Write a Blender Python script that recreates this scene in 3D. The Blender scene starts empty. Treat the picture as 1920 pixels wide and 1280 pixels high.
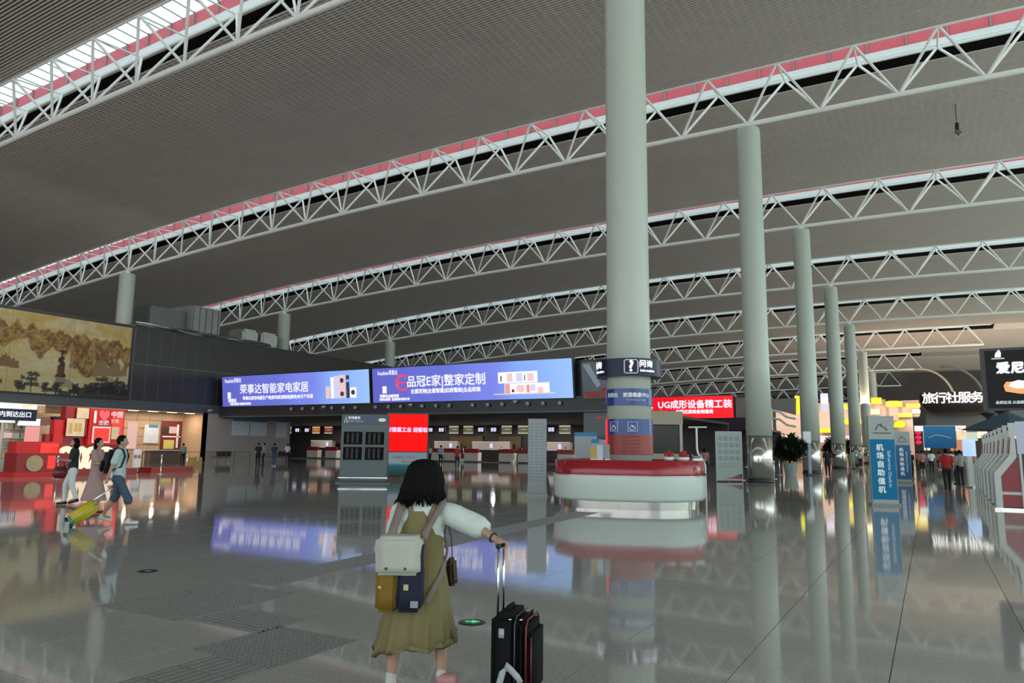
import bpy, bmesh, math, random
from math import pi, sin, cos, sqrt, radians, atan2
from mathutils import Vector, Matrix, noise
R = random.Random(7)
SC = bpy.context.scene
COL = SC.collection

# ---------------------------------------------------------------- camera
YAW, PITCH, ROLL = 0.516635, 0.144449, 0.011792
cam = bpy.data.cameras.new('camera')
cam.sensor_width = 36.0
cam.lens = 1370.89 / 1920 * 36
cam.clip_end = 600
camo = bpy.data.objects.new('camera', cam)
COL.objects.link(camo)
Rv = Vector((cos(YAW), sin(YAW), 0))
Fh = Vector((-sin(YAW), cos(YAW), 0))
Fv = Fh * cos(PITCH) + Vector((0, 0, sin(PITCH)))
Uv = Fh * -sin(PITCH) + Vector((0, 0, cos(PITCH)))
xr = Rv * cos(ROLL) + Uv * sin(ROLL)
yu = -Rv * sin(ROLL) + Uv * cos(ROLL)
m = Matrix((xr, yu, -Fv)).transposed().to_4x4()
m.translation = (0, 0, 1.55)
camo.matrix_world = m
SC.camera = camo

# ---------------------------------------------------------------- sky, daylight, exposure
w = bpy.data.worlds.new('overcast_sky')
SC.world = w
w.use_nodes = True
wn = w.node_tree.nodes
wn['Background'].inputs[0].default_value = (0.80, 0.93, 1.0, 1)
wn['Background'].inputs[1].default_value = 1.55
SC.view_settings.view_transform = 'Standard'
SC.view_settings.look = 'None'
SC.view_settings.gamma = 1.0
SC.view_settings.use_curve_mapping = False
SC.view_settings.exposure = 0.0

def area(name, loc, rot, sx, sy, power, color):
    l = bpy.data.lights.new(name, 'AREA')
    l.shape = 'RECTANGLE'; l.size = sx; l.size_y = sy; l.energy = power; l.color = color
    o = bpy.data.objects.new(name, l)
    o.location = loc; o.rotation_euler = rot
    COL.objects.link(o)
    return o
# daylight of the glazed road-side facade on the right, and of the facade behind the camera
area('facade_daylight', (27, 60, 8.0), (0, radians(90), 0), 13, 150, 9300, (0.79, 1.0, 0.87))
area('rear_daylight', (-28, -24, 8), (radians(90), 0, 0), 90, 12, 4200, (1.0, 0.97, 0.93))

# ---------------------------------------------------------------- helpers
MATS = {}
def mat(name, col, rough=0.6, metal=0.0, emit=0.0, ecol=None, vary=0.08, scale=6.0, bump=0.0, spec=0.5, coat=0.0):
    if name in MATS: return MATS[name]
    mt = bpy.data.materials.new(name); mt.use_nodes = True
    nt = mt.node_tree; b = nt.nodes['Principled BSDF']
    c = (*col, 1) if len(col) == 3 else col
    b.inputs['Base Color'].default_value = c
    b.inputs['Roughness'].default_value = rough
    b.inputs['Metallic'].default_value = metal
    b.inputs['Specular IOR Level'].default_value = spec
    b.inputs['Coat Weight'].default_value = coat
    if vary or bump:
        tc = nt.nodes.new('ShaderNodeTexCoord'); nz = nt.nodes.new('ShaderNodeTexNoise')
        nz.inputs['Scale'].default_value = scale; nz.inputs['Detail'].default_value = 4
        nt.links.new(tc.outputs['Object'], nz.inputs['Vector'])
        if vary:
            mx = nt.nodes.new('ShaderNodeMix'); mx.data_type = 'RGBA'
            mx.inputs[6].default_value = tuple(v * (1 - vary) for v in c[:3]) + (1,)
            mx.inputs[7].default_value = tuple(min(1, v * (1 + vary)) for v in c[:3]) + (1,)
            nt.links.new(nz.outputs['Fac'], mx.inputs[0])
            nt.links.new(mx.outputs[2], b.inputs['Base Color'])
        if bump:
            bp = nt.nodes.new('ShaderNodeBump'); bp.inputs['Strength'].default_value = bump
            bp.inputs['Distance'].default_value = 0.01
            nt.links.new(nz.outputs['Fac'], bp.inputs['Height']); nt.links.new(bp.outputs[0], b.inputs['Normal'])
    if emit:
        b.inputs['Emission Color'].default_value = (*(ecol or col), 1)
        b.inputs['Emission Strength'].default_value = emit
    MATS[name] = mt
    return mt

def glow(name, col, s=1.0, rough=0.25):
    return mat(name, tuple(v * 0.2 for v in col), rough, emit=s, ecol=col, vary=0)

def link(o, parent=None):
    COL.objects.link(o)
    if parent is not None: o.parent = parent
    return o

def obj(name, me, mt=None, parent=None, smooth=False):
    if isinstance(me, bmesh.types.BMesh):
        bm = me; me = bpy.data.meshes.new(name); bm.to_mesh(me); bm.free()
    if mt is not None and len(me.materials) == 0: me.materials.append(mt)
    if smooth:
        me.polygons.foreach_set('use_smooth', [True] * len(me.polygons))
    return link(bpy.data.objects.new(name, me), parent)

def share(name, me, parent=None, M=None):
    o = bpy.data.objects.new(name, me); link(o, parent)
    if M is not None: o.matrix_local = M
    return o

def tag(o, label=None, cat=None, group=None, kind=None):
    if label: o['label'] = label
    if cat: o['category'] = cat
    if group: o['group'] = group
    if kind: o['kind'] = kind
    return o

def thing(name, label, cat, loc=(0, 0, 0), rz=0, group=None, kind=None):
    o = bpy.data.objects.new(name, None); o.empty_display_size = 0.2
    o.location = loc; o.rotation_euler = (0, 0, rz); COL.objects.link(o)
    return tag(o, label, cat, group, kind)

def dup(root, loc=None, rz=None, label=None):
    r = root.copy(); COL.objects.link(r)
    if loc is not None: r.location = loc
    if rz is not None: r.rotation_euler = (0, 0, rz)
    if label: r['label'] = label
    for ch in list(root.children):
        c = ch.copy(); COL.objects.link(c); c.parent = r
        for g in list(ch.children):
            d = g.copy(); COL.objects.link(d); d.parent = c
    return r

def bx(bm, x0, x1, y0, y1, z0, z1, M=None, caps=True):
    v = [bm.verts.new((x, y, z)) for z in (z0, z1) for x, y in ((x0, y0), (x1, y0), (x1, y1), (x0, y1))]
    F = [(3, 2, 1, 0), (4, 5, 6, 7), (0, 1, 5, 4), (1, 2, 6, 5), (2, 3, 7, 6), (3, 0, 4, 7)]
    for f in F: bm.faces.new([v[i] for i in f])
    if M is not None: bmesh.ops.transform(bm, matrix=M, verts=v)
    return v

def box(name, x0, x1, y0, y1, z0, z1, mt, parent=None, bev=0.0):
    bm = bmesh.new(); bx(bm, min(x0, x1), max(x0, x1), min(y0, y1), max(y0, y1), min(z0, z1), max(z0, z1))
    if bev: bmesh.ops.bevel(bm, geom=bm.edges[:], offset=bev, segments=2, affect='EDGES')
    return obj(name, bm, mt, parent)

def frame(d):
    d = d.normalized()
    a = Vector((0, 0, 1)) if abs(d.z) < 0.9 else Vector((1, 0, 0))
    u = d.cross(a).normalized()
    return u, d.cross(u).normalized()

def tube(bm, pts, rad, seg=8, cap=True, flat=None):
    pts = [Vector(p) for p in pts]; rings = []
    rr = rad if isinstance(rad, (list, tuple)) else [rad] * len(pts)
    u = None
    for i, p in enumerate(pts):
        d = (pts[min(i + 1, len(pts) - 1)] - pts[max(i - 1, 0)]).normalized()
        if u is None: u, v = frame(d)
        else:
            u = (u - d * u.dot(d)).normalized(); v = d.cross(u)
        rings.append([bm.verts.new(p + (u * cos(2 * pi * k / seg) + v * sin(2 * pi * k / seg)) * rr[i]) for k in range(seg)])
    for a, b in zip(rings, rings[1:]):
        for k in range(seg): bm.faces.new((a[k], a[(k + 1) % seg], b[(k + 1) % seg], b[k]))
    if cap:
        bm.faces.new(rings[0][::-1]); bm.faces.new(rings[-1])

def lathe(bm, prof, seg=32, c=(0, 0), sq=None, cap=True):
    """prof: list of (r, z); sq: superellipse exponent"""
    rings = []
    for r, z in prof:
        ring = []
        for k in range(seg):
            a = 2 * pi * k / seg; ca, sa = cos(a), sin(a)
            q = 1.0
            if sq: q = (abs(ca) ** sq + abs(sa) ** sq) ** (-1 / sq)
            ring.append(bm.verts.new((c[0] + r * q * ca, c[1] + r * q * sa, z)))
        rings.append(ring)
    for a, b in zip(rings, rings[1:]):
        for k in range(seg): bm.faces.new((a[k], a[(k + 1) % seg], b[(k + 1) % seg], b[k]))
    if cap:
        bm.faces.new(rings[0][::-1]); bm.faces.new(rings[-1])

def prism(bm, poly, y0, y1, M=None):
    """poly: (x, z) outline, extruded along y"""
    a = [bm.verts.new((x, y0, z)) for x, z in poly]; b = [bm.verts.new((x, y1, z)) for x, z in poly]
    n = len(poly)
    bm.faces.new(a); bm.faces.new(b[::-1])
    for i in range(n): bm.faces.new((a[i], b[i], b[(i + 1) % n], a[(i + 1) % n]))
    bmesh.ops.recalc_face_normals(bm, faces=bm.faces[:])
    if M is not None: bmesh.ops.transform(bm, matrix=M, verts=a + b)

def text(s, size, M, mt, parent=None, name='lettering', ext=0.004, align='CENTER', bend=None, squash=1.0, bold=0.0, spacing=1.0):
    """flat lettering; local x right, y up, facing +z before M"""
    cu = bpy.data.curves.new('t', 'FONT'); cu.body = s; cu.size = size; cu.align_x = align; cu.align_y = 'CENTER'
    cu.extrude = ext; cu.resolution_u = 2; cu.space_character = spacing
    o = bpy.data.objects.new('t', cu); COL.objects.link(o)
    dg = bpy.context.evaluated_depsgraph_get(); dg.update()
    me = bpy.data.meshes.new_from_object(o.evaluated_get(dg))
    bpy.data.objects.remove(o); bpy.data.curves.remove(cu)
    me.name = name
    if bold:                      # heavier strokes: the same glyphs shifted by a hair
        bm = bmesh.new()
        for dx, dy, dz in ((-bold, 0, 0), (bold, 0, .0006), (0, -bold, .0012), (0, bold, .0018)):
            n0 = len(bm.verts); bm.from_mesh(me); bm.verts.ensure_lookup_table()
            bmesh.ops.translate(bm, vec=(dx, dy, dz), verts=bm.verts[n0:])
        bm.to_mesh(me); bm.free()
    if squash != 1.0: me.transform(Matrix.Diagonal((squash, 1, 1, 1)))
    if bend:                      # wrap round a cylinder of radius bend about the z axis of the parent
        for v in me.vertices:
            a = v.co.x / bend; r = bend + v.co.z
            v.co = (r * sin(a), -r * cos(a), v.co.y)
    me.transform(M)
    me.materials.clear(); me.materials.append(mt)
    return link(bpy.data.objects.new(name, me), parent)

def face_m(x, y, z, rz=0.0):
    """matrix for lettering on an upright board whose front looks towards local -y"""
    return Matrix.Translation((x, y, z)) @ Matrix.Rotation(rz, 4, 'Z') @ Matrix.Rotation(pi / 2, 4, 'X')

def capsule(bm, a, b, ra, rb, seg=12):
    a, b = Vector(a), Vector(b); d = b - a
    if d.length < 1e-5: d = Vector((0, 0, 1e-4)); b = a + d
    dn = d.normalized(); pts, rr = [], []
    for t in (-1, -.8, -.4): pts.append(a + dn * ra * t); rr.append(max(.002, ra * sqrt(max(0, 1 - t * t))))
    pts += [a, b]; rr += [ra, rb]
    for t in (.4, .8, 1): pts.append(b + dn * rb * t); rr.append(max(.002, rb * sqrt(max(0, 1 - t * t))))
    tube(bm, pts, rr, seg)

def ellip(bm, c, r, rot=None):
    M = Matrix.Translation(c)
    if rot: M = M @ Matrix.Rotation(rot[0], 4, 'X') @ Matrix.Rotation(rot[1], 4, 'Y') @ Matrix.Rotation(rot[2], 4, 'Z')
    bmesh.ops.create_icosphere(bm, subdivisions=3, radius=1, matrix=M @ Matrix.Diagonal((*r, 1)))

def loft(bm, secs, seg=24, cap=True):
    """secs: (cx, cy, z, rx, ry)"""
    rings = []
    for cx, cy, z, rx, ry in secs:
        rings.append([bm.verts.new((cx + rx * cos(2 * pi * k / seg), cy + ry * sin(2 * pi * k / seg), z)) for k in range(seg)])
    for a, b in zip(rings, rings[1:]):
        for k in range(seg): bm.faces.new((a[k], a[(k + 1) % seg], b[(k + 1) % seg], b[k]))
    if cap:
        bm.faces.new(rings[0][::-1]); bm.faces.new(rings[-1])
    return rings

def melt(name, bm, vox, mt, parent=None, it=2, fac=0.5, disp=None):
    """fuses the overlapping volumes in bm into one continuous skin"""
    bmesh.ops.recalc_face_normals(bm, faces=bm.faces[:])
    me = bpy.data.meshes.new('tmp'); bm.to_mesh(me); bm.free()
    o = bpy.data.objects.new('tmp', me); COL.objects.link(o)
    md = o.modifiers.new('r', 'REMESH'); md.mode = 'VOXEL'; md.voxel_size = vox; md.use_smooth_shade = True
    if it:
        s = o.modifiers.new('s', 'SMOOTH'); s.iterations = it; s.factor = fac
    dg = bpy.context.evaluated_depsgraph_get(); dg.update()
    out = bpy.data.meshes.new_from_object(o.evaluated_get(dg))
    bpy.data.objects.remove(o); bpy.data.meshes.remove(me)
    if disp:
        for v in out.vertices: v.co = disp(v.co)
    out.name = name; out.materials.clear(); out.materials.append(mt)
    return obj(name, out, None, parent, smooth=True)
# ---------------------------------------------------------------- materials
white_steel = mat('painted_white_steel', (0.84, 0.83, 0.78), 0.42)
fascia_white = mat('white_fascia', (0.86, 0.88, 0.86), 0.5)
slat_m = mat('grey_aluminium_slat', (0.60, 0.525, 0.475), 0.5, scale=0.4)
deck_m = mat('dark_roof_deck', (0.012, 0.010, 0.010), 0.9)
column_m = mat('white_lacquered_column', (0.49, 0.525, 0.46), 0.36, scale=2, vary=0.04)
steel_m = mat('brushed_stainless_steel', (0.62, 0.60, 0.56), 0.16, 1.0, vary=0.05)
chrome_m = mat('chrome', (0.8, 0.8, 0.8), 0.12, 1.0, vary=0)
black_m = mat('black_plastic', (0.012, 0.012, 0.014), 0.4)
dark_m = mat('dark_metal', (0.03, 0.03, 0.034), 0.4)
rubber_m = mat('black_rubber', (0.015, 0.015, 0.015), 0.7)
white_m = mat('white_laminate', (0.75, 0.78, 0.75), 0.35, vary=0.03)
print_white = mat('white_print', (0.85, 0.87, 0.9), 0.5, vary=0)
lit_white = glow('lit_white_lettering', (0.92, 0.9, 1.0), 1.0)
red_paint = mat('red_paint', (0.42, 0.012, 0.016), 0.25, vary=0.05)
grey_wall = mat('grey_wall_panel', (0.42, 0.37, 0.355), 0.45)

Y0, D, CX = 20.043, 18.502, -7.478
def zb(X, Y):
    """height of the trusses' lower chord"""
    t = X / 50; n = (Y - Y0) / D
    f = -.357 * n - .0726 * n * n if n < 6.2 else -5.004 - 1.0 * (n - 6.2)
    return 19.318 + 10 * (-.0269 * t - .1478 * t * t + .0085 * t ** 3) + f
def zc(X, Y): return zb(X, Y) + 2.35

# ---------------------------------------------------------------- floor: polished granite
def granite(name, jitter):
    mt = bpy.data.materials.new(name); mt.use_nodes = True
    nt = mt.node_tree; N = nt.nodes; L = nt.links; b = N['Principled BSDF']
    g = N.new('ShaderNodeNewGeometry'); vo = N.new('ShaderNodeTexVoronoi'); vo.inputs['Scale'].default_value = 130
    nz = N.new('ShaderNodeTexNoise'); nz.inputs['Scale'].default_value = 0.35; nz.inputs['Detail'].default_value = 3
    nf = N.new('ShaderNodeTexNoise'); nf.inputs['Scale'].default_value = 45; nf.inputs['Detail'].default_value = 5
    for q in (vo, nz, nf): L.new(g.outputs['Position'], q.inputs['Vector'])
    r = N.new('ShaderNodeValToRGB'); e = r.color_ramp.elements
    e[0].position, e[0].color = .28, (.335, .33, .30, 1); e[1].position, e[1].color = .72, (.50, .49, .45, 1)
    L.new(nf.outputs['Fac'], r.inputs[0])
    sp = N.new('ShaderNodeMix'); sp.data_type = 'RGBA'; sp.blend_type = 'MULTIPLY'; sp.inputs[0].default_value = .22
    L.new(r.outputs[0], sp.inputs[6]); L.new(vo.outputs['Color'], sp.inputs[7])
    oi = N.new('ShaderNodeObjectInfo')
    L.new(sp.outputs[2], b.inputs['Base Color'])
    mr = N.new('ShaderNodeMapRange'); mr.inputs[3].default_value = .03; mr.inputs[4].default_value = .075
    L.new(nz.outputs['Fac'], mr.inputs[0]); L.new(mr.outputs[0], b.inputs['Roughness'])
    b.inputs['Specular IOR Level'].default_value = 0.38
    bp = N.new('ShaderNodeBump'); bp.inputs['Strength'].default_value = .02; bp.inputs['Distance'].default_value = .01
    n2 = N.new('ShaderNodeTexNoise'); n2.inputs['Scale'].default_value = 2.2; n2.inputs['Detail'].default_value = 2
    L.new(g.outputs['Position'], n2.inputs['Vector']); L.new(n2.outputs['Fac'], bp.inputs['Height']); L.new(bp.outputs[0], b.inputs['Normal'])
    return mt
gran = granite('polished_grey_granite', 0)
grout = mat('dark_floor_joint', (0.03, 0.03, 0.028), 0.6)
floor = thing('floor', None, None, kind='structure')
T = 0.96; GAP = 0.006; X0, YT = -1.30, 0.0
nx0, nx1, ny0, ny1 = -30, 8, 1, 38
box('floor_bed', -105, 40, -40, 210, -0.4, -0.012, grout, floor)
tile_bm = bmesh.new(); h = T / 2 - GAP / 2
tv = bx(tile_bm, -h, h, -h, h, -0.011, 0.0)
tile_me = bpy.data.meshes.new('tile'); tile_bm.to_mesh(tile_me); tile_bm.free(); tile_me.materials.append(gran)
cells = []
for i in range(nx0, nx1):
    for j in range(ny0, ny1):
        cx, cy = X0 + (i + .5) * T, YT + (j + .5) * T
        d = Vector((cx, cy, 0)); fw = d.dot(Fh); rt = d.dot(Rv)
        cells.append((fw if fw > 2.6 and abs(rt) < fw * .74 + .6 else 1e3, cx, cy))
cells.sort()
for k, (_, cx, cy) in enumerate(cells[:300]): share('tile', tile_me, floor, Matrix.Translation((cx, cy, 0)))
bm = bmesh.new()
for _, cx, cy in cells[300:]: bx(bm, cx - h, cx + h, cy - h, cy + h, -0.011, 0.0)
tag(obj('tile_field', bm, gran, floor), kind='stuff')
bm = bmesh.new()
ax0, ax1, ay0, ay1 = X0 + nx0 * T, X0 + nx1 * T, YT + ny0 * T, YT + ny1 * T
for a in ((-105, ax0, -40, 210), (ax1, 40, -40, 210), (ax0, ax1, -40, ay0), (ax0, ax1, ay1, 210)): bx(bm, *a, -0.011, 0.0)
obj('distant_paving', bm, gran, floor)

# ---------------------------------------------------------------- ceiling: bays of slats between the trusses
ceiling = thing('ceiling', None, None, kind='structure')
XS = [-102.6 + 3.6 * i for i in range(37)]          # -102.6 .. +27
def sheet(bm, y0, y1, dz, th, xs=XS):
    prev = None
    for X in xs:
        z0, z1 = zc(X, y0) + dz, zc(X, y1) + dz
        c = [bm.verts.new(q) for q in ((X, y0, z0), (X, y1, z1), (X, y1, z1 + th), (X, y0, z0 + th))]
        if prev:
            for k in range(4): bm.faces.new((prev[k], prev[(k + 1) % 4], c[(k + 1) % 4], c[k]))
        prev = c
HW = 1.28                                          # half width of a truss
for n in range(0, 10):
    ya = Y0 + (n - 1) * D + HW + 0.62; yb = Y0 + n * D - HW + .12
    if n == 0: ya = 2.6
    near = n <= 3
    pitch = 0.17 if near else 0.34
    sw, sd = (0.086, 0.05) if near else (0.21, 0.06)
    bm = bmesh.new(); y = ya
    xs = XS if n < 6 else XS
    while y + sw < yb:
        prev = None
        for X in xs:
            z = zc(X, y)
            c = [bm.verts.new(q) for q in ((X, y, z + sd), (X, y, z), (X, y + sw, z), (X, y + sw, z + sd))]
            if prev:
                for k in range(3): bm.faces.new((prev[k], c[k], c[k + 1], prev[k + 1]))
            prev = c
        y += pitch
    if near and n > 0:                             # carriers that cross the slats
        X = -100.0
        while X < 24:
            prev = None
            ym = (ya + yb) / 2
            for y in (ya, ym, yb):
                z = zc(X, y) + sd
                c = [bm.verts.new(q) for q in ((X, y, z + .05), (X, y, z), (X + .11, y, z), (X + .11, y, z + .05))]
                if prev:
                    for k in range(3): bm.faces.new((prev[k], prev[k + 1], c[k + 1], c[k]))
                prev = c
            X += 0.46
    tag(obj('slat_field', bm, slat_m, ceiling), kind='stuff')
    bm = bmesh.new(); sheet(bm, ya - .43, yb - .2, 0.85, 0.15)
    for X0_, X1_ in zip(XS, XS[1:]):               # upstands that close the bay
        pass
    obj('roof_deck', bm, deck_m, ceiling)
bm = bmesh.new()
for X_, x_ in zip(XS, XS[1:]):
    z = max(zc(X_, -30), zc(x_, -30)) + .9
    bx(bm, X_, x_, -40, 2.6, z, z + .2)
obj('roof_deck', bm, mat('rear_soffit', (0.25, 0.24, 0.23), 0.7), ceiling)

# ---------------------------------------------------------------- skylights above the trusses
red_glass = mat('red_painted_panel', (0.80, 0.13, 0.155), 0.5, vary=0.12, scale=1.2)
def pane_mat():
    mt = bpy.data.materials.new('skylight_glass'); mt.use_nodes = True
    N = mt.node_tree.nodes; L = mt.node_tree.links
    out = N['Material Output']; tr = N.new('ShaderNodeBsdfTransparent'); tr.inputs[0].default_value = (.93, .97, .97, 1)
    gl = N.new('ShaderNodeBsdfGlossy'); gl.inputs['Roughness'].default_value = .05
    mx = N.new('ShaderNodeMixShader'); mx.inputs[0].default_value = .05; L.new(tr.outputs[0], mx.inputs[1]); L.new(gl.outputs[0], mx.inputs[2])
    L.new(mx.outputs[0], out.inputs['Surface'])
    return mt
sky_glass = pane_mat()
rod_m = mat('skylight_glazing_bar', (0.30, 0.34, 0.34), 0.5)
unit_panel = bmesh.new(); bx(unit_panel, -.5, .5, -.5, .5, -.5, .5)
pm = bpy.data.meshes.new('panel'); unit_panel.to_mesh(pm); unit_panel.free(); pm.materials.append(red_glass)
gm = pm.copy(); gm.materials.clear(); gm.materials.append(sky_glass)
lim = {6: 6.0, 7: -1.0}
def xend(n): return {0: 23, 1: 23, 2: 23, 3: 23, 4: 23, 5: 8.0, 6: -0.5}.get(n, -3.5)
for n in range(0, 9):
    Yn = Y0 + n * D; yf = Yn + HW + .12; yn_ = Yn - HW - .1
    S = thing('window_%d' % (n + 1), None, None, kind='structure')
    xe = xend(n)
    # white fascia beam along the far side
    bm = bmesh.new(); prev = None
    for X in [x for x in XS if x < xe] + [xe]:
        z = zc(X, Yn)
        c = [bm.verts.new(q) for q in ((X, yf - .17, z + .38), (X, yf + .17, z + .38), (X, yf + .17, z + .74), (X, yf - .17, z + .74))]
        if prev:
            for k in range(4): bm.faces.new((prev[k], prev[(k + 1) % 4], c[(k + 1) % 4], c[k]))
        prev = c
    obj('fascia_beam', bm, fascia_white, S)
    bm = bmesh.new(); prev = None
    for X in [x for x in XS if x < xe] + [xe]:     # near-side upstand
        z = zc(X, Yn)
        c = [bm.verts.new(q) for q in ((X, yn_ - .05, z + .05), (X, yn_ + .05, z + .05), (X, yn_ + .05, z + 1.45), (X, yn_ - .05, z + 1.45))]
        if prev:
            for k in range(4): bm.faces.new((prev[k], prev[(k + 1) % 4], c[(k + 1) % 4], c[k]))
        prev = c
    obj('upstand', bm, fascia_white, S)
    joined = bmesh.new(); gj = bmesh.new(); rods = bmesh.new()
    X = -100.6; k = 0
    while X + 1.8 < xe:
        xm = X + .9; z = zc(xm, Yn) + .76; sl = (zc(X + 1.8, Yn) - zc(X, Yn)) / 1.8
        sh = Matrix.Identity(4); sh[2][0] = sl
        ph = 0.68
        Mp = Matrix.Translation((xm, yf - .1 + R.uniform(-.02, .02), z + ph / 2)) @ sh @ Matrix.Diagonal((1.74, .05, ph, 1))
        Mg = Matrix.Translation((xm, (yf + yn_) / 2, z + .74)) @ sh @ Matrix.Diagonal((1.76, yf - yn_ + .1, .02, 1))
        vis = (n == 0 and X < -14) or (n in (1, 2) and X > -64)
        if vis: share('red_panel', pm, S, Mp)
        else: bx(joined, -.5, .5, -.5, .5, -.5, .5, Mp)
        if n == 0 and X < -14 and X > -60: share('pane', gm, S, Mg)
        else: bx(gj, -.5, .5, -.5, .5, -.5, .5, Mg)
        if n < 3:
            for q in (X, X + .9):
                zz = zc(q, Yn) + 1.42
                tube(rods, [(q, yn_, zz), (q, yf, zz)], .03, 5)
            bx(rods, X - .03, X + .03, yf - .2, yf - .12, z, z + ph)
        X += 1.8; k += 1
    if joined.verts: tag(obj('red_panel_run', joined, red_glass, S), kind='stuff')
    else: joined.free()
    tag(obj('pane_run', gj, sky_glass, S), kind='stuff')
    if rods.verts: tag(obj('glazing_bar', rods, rod_m, S), kind='stuff')
    else: rods.free()

# ---------------------------------------------------------------- roof trusses
unit = bmesh.new(); tube(unit, [(0, 0, 0), (0, 0, 1)], 1.0, 8)
ume = bpy.data.meshes.new('brace'); unit.to_mesh(ume); unit.free(); ume.materials.append(white_steel)
ume.polygons.foreach_set('use_smooth', [len(p.vertices) == 4 for p in ume.polygons])
def bar_m(a, b, r):
    a, b = Vector(a), Vector(b); d = b - a
    return Matrix.Translation(a) @ d.to_track_quat('Z', 'Y').to_matrix().to_4x4() @ Matrix.Diagonal((r, r, d.length, 1))
tl = ['nearest white triangular roof truss, crossing the top left corner of the photo',
      'second white roof truss, running from left edge to upper right above the far left column',
      'third white roof truss, ending at the silver ducts above the dark wall',
      'fourth white roof truss, carried by the third column of the row',
      'fifth white roof truss, carried by the fourth column of the row', 'sixth white roof truss, its skylight ending above the black advertising screen',
      'seventh white roof truss, ending short just right of the last columns', 'eighth roof truss, far away behind the column row',
      'ninth and farthest roof truss, just above the red sign band']
for n in range(0, 9):
    Yn = Y0 + n * D
    t = thing('roof_truss', tl[n], 'roof truss', (0, Yn, 0), group='white steel roof trusses')
    k0 = -26; k1 = 8 if n < 5 else (4 if n == 5 else (2 if n == 6 else 1))
    nodes = [CX + 3.6 * k for k in range(k0, k1 + 1)]
    def bot(X): return Vector((X, 0, zb(X, Yn)))
    def top(X, s): return Vector((X, s * HW, zb(X, Yn) + (2.42 if s < 0 else 2.64)))
    bm = bmesh.new(); tube(bm, [bot(X) for X in nodes], .13, 10); obj('lower_chord', bm, white_steel, t, True)
    for s in (-1, 1):
        bm = bmesh.new(); tube(bm, [top(X + 1.8, s) for X in nodes[:-1]], .085, 8); obj('upper_chord', bm, white_steel, t, True)
    single = n <= 3
    jm = bmesh.new()
    def bar(a, b, r, name='brace'):
        if single: share(name, ume, t, bar_m(a, b, r))
        else: tube(jm, [a, b], r, 6)
    for i, X in enumerate(nodes):
        for s in (-1, 1):
            for e in (-1.8, 1.8):
                if (i == 0 and e < 0) or (i == len(nodes) - 1 and e > 0): continue
                bar(bot(X), top(X + e, s), .068)
        if i < len(nodes) - 1: bar(top(X + 1.8, -1), top(X + 1.8, 1), .045, 'cross_tie')
    if jm.verts: tag(obj('bracing', jm, white_steel, t), kind='stuff')
    else: jm.free()

# ---------------------------------------------------------------- columns
def column(x, y, label, r=0.62, clad=True):
    c = thing('column', label, 'column', (x, y, 0), group='round white columns')
    H = zb(x, y) - .30
    z0 = 2.3 if clad else 0.0
    bm = bmesh.new(); lathe(bm, [(r * 1.03, z0), (r, 6), (r * .985, H - .45), (r * .97, H - .12), (r * .9, H)], 48)
    obj('shaft', bm, column_m, c, True)
    bm = bmesh.new(); lathe(bm, [(.30, H), (.22, H + .12), (.16, H + .3)], 20); obj('bearing', bm, white_steel, c, True)
    if clad:
        bm = bmesh.new(); lathe(bm, [(r * 1.0, 0.0), (r * 1.0, 2.3)], 48); obj('steel_cladding', bm, steel_m, c, True)
        bm = bmesh.new(); lathe(bm, [(r * 1.04, 0.0), (r * 1.04, .12)], 48); obj('skirting', bm, dark_m, c, True)
    return c
col_l = ['huge white round column rising out of the information counter', 'white round column behind the notice board, second of the row',
         'white round column beside the largest potted tree, third of the row', 'white round column, fourth of the row', 'white round column, fifth of the row',
         'white round column, sixth of the row', 'white round column, seventh and last of the row']
for n in range(7): column(CX, Y0 + n * D, col_l[n], clad=n > 0)
for n, l in ((1, 'grey round column behind the wall, right of the gold mural'), (2, 'cream round column beside the foil-wrapped ducts'), (3, 'small far column above the left edge of the second blue screen')):
    column(CX - 54, Y0 + n * D, l, r=.66, clad=False)

# ---------------------------------------------------------------- road-side facade on the right: mullions and transoms
wr = thing('wall_right', None, None, kind='structure')
for q in range(22): box('mullion', 27.9, 28.2, -10 + q * 8, -9.8 + q * 8, 0, 15, white_steel, wr)
for z_ in (0, 4.5, 9, 13.5): box('transom', 27.9, 28.1, -10, 176, z_, z_ + .15, white_steel, wr)
# ---------------------------------------------------------------- left wall with dark panels
WX = -57.0
dark_panel = mat('dark_bronze_wall_panel', (0.030, 0.026, 0.024), 0.38, vary=0.15, scale=0.5)
seam_m = mat('wall_panel_joint', (0.20, 0.20, 0.185), 0.5)
for n in (5, 6, 7, 8):                             # roof closed beyond the skylight ends
    xe = xend(n); xs_ = [xe + .2] + [x for x in XS if x > xe + .5]; bm = bmesh.new()
    sheet(bm, Y0 + n * D - HW - .1, Y0 + n * D + HW + 1.05, 0.0, .1, xs_)
    obj('closing_soffit', bm, slat_m, ceiling)
wl = thing('wall_left', None, None, kind='structure')
box('wall_backing', WX - .5, WX - .03, 5, 140, 4.35, 11.15, seam_m, wl)
y = 36.9; pw = 1.2
pan = bmesh.new(); bx(pan, -.08, 0, -pw / 2 + .03, pw / 2 - .03, 0, 1); pme = bpy.data.meshes.new('panel'); pan.to_mesh(pme); pan.free(); pme.materials.append(dark_panel)
while y < 74:
    for z0, z1 in ((5.08, 8.09), (8.15, 11.15)):
        share('panel', pme, wl, Matrix.Translation((WX + R.uniform(-.004, .004), y + pw / 2, z0)) @ Matrix.Diagonal((1, 1, z1 - z0, 1)))
    y += pw
box('panel_run', WX - .08, WX, 5, 36.85, 5.08, 11.15, dark_panel, wl)
box('panel_run', WX - .08, WX, y, 140, 5.08, 11.15, dark_panel, wl)
box('coping', WX - .55, WX + .05, 5, 140, 11.15, 11.25, dark_m, wl)
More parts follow.
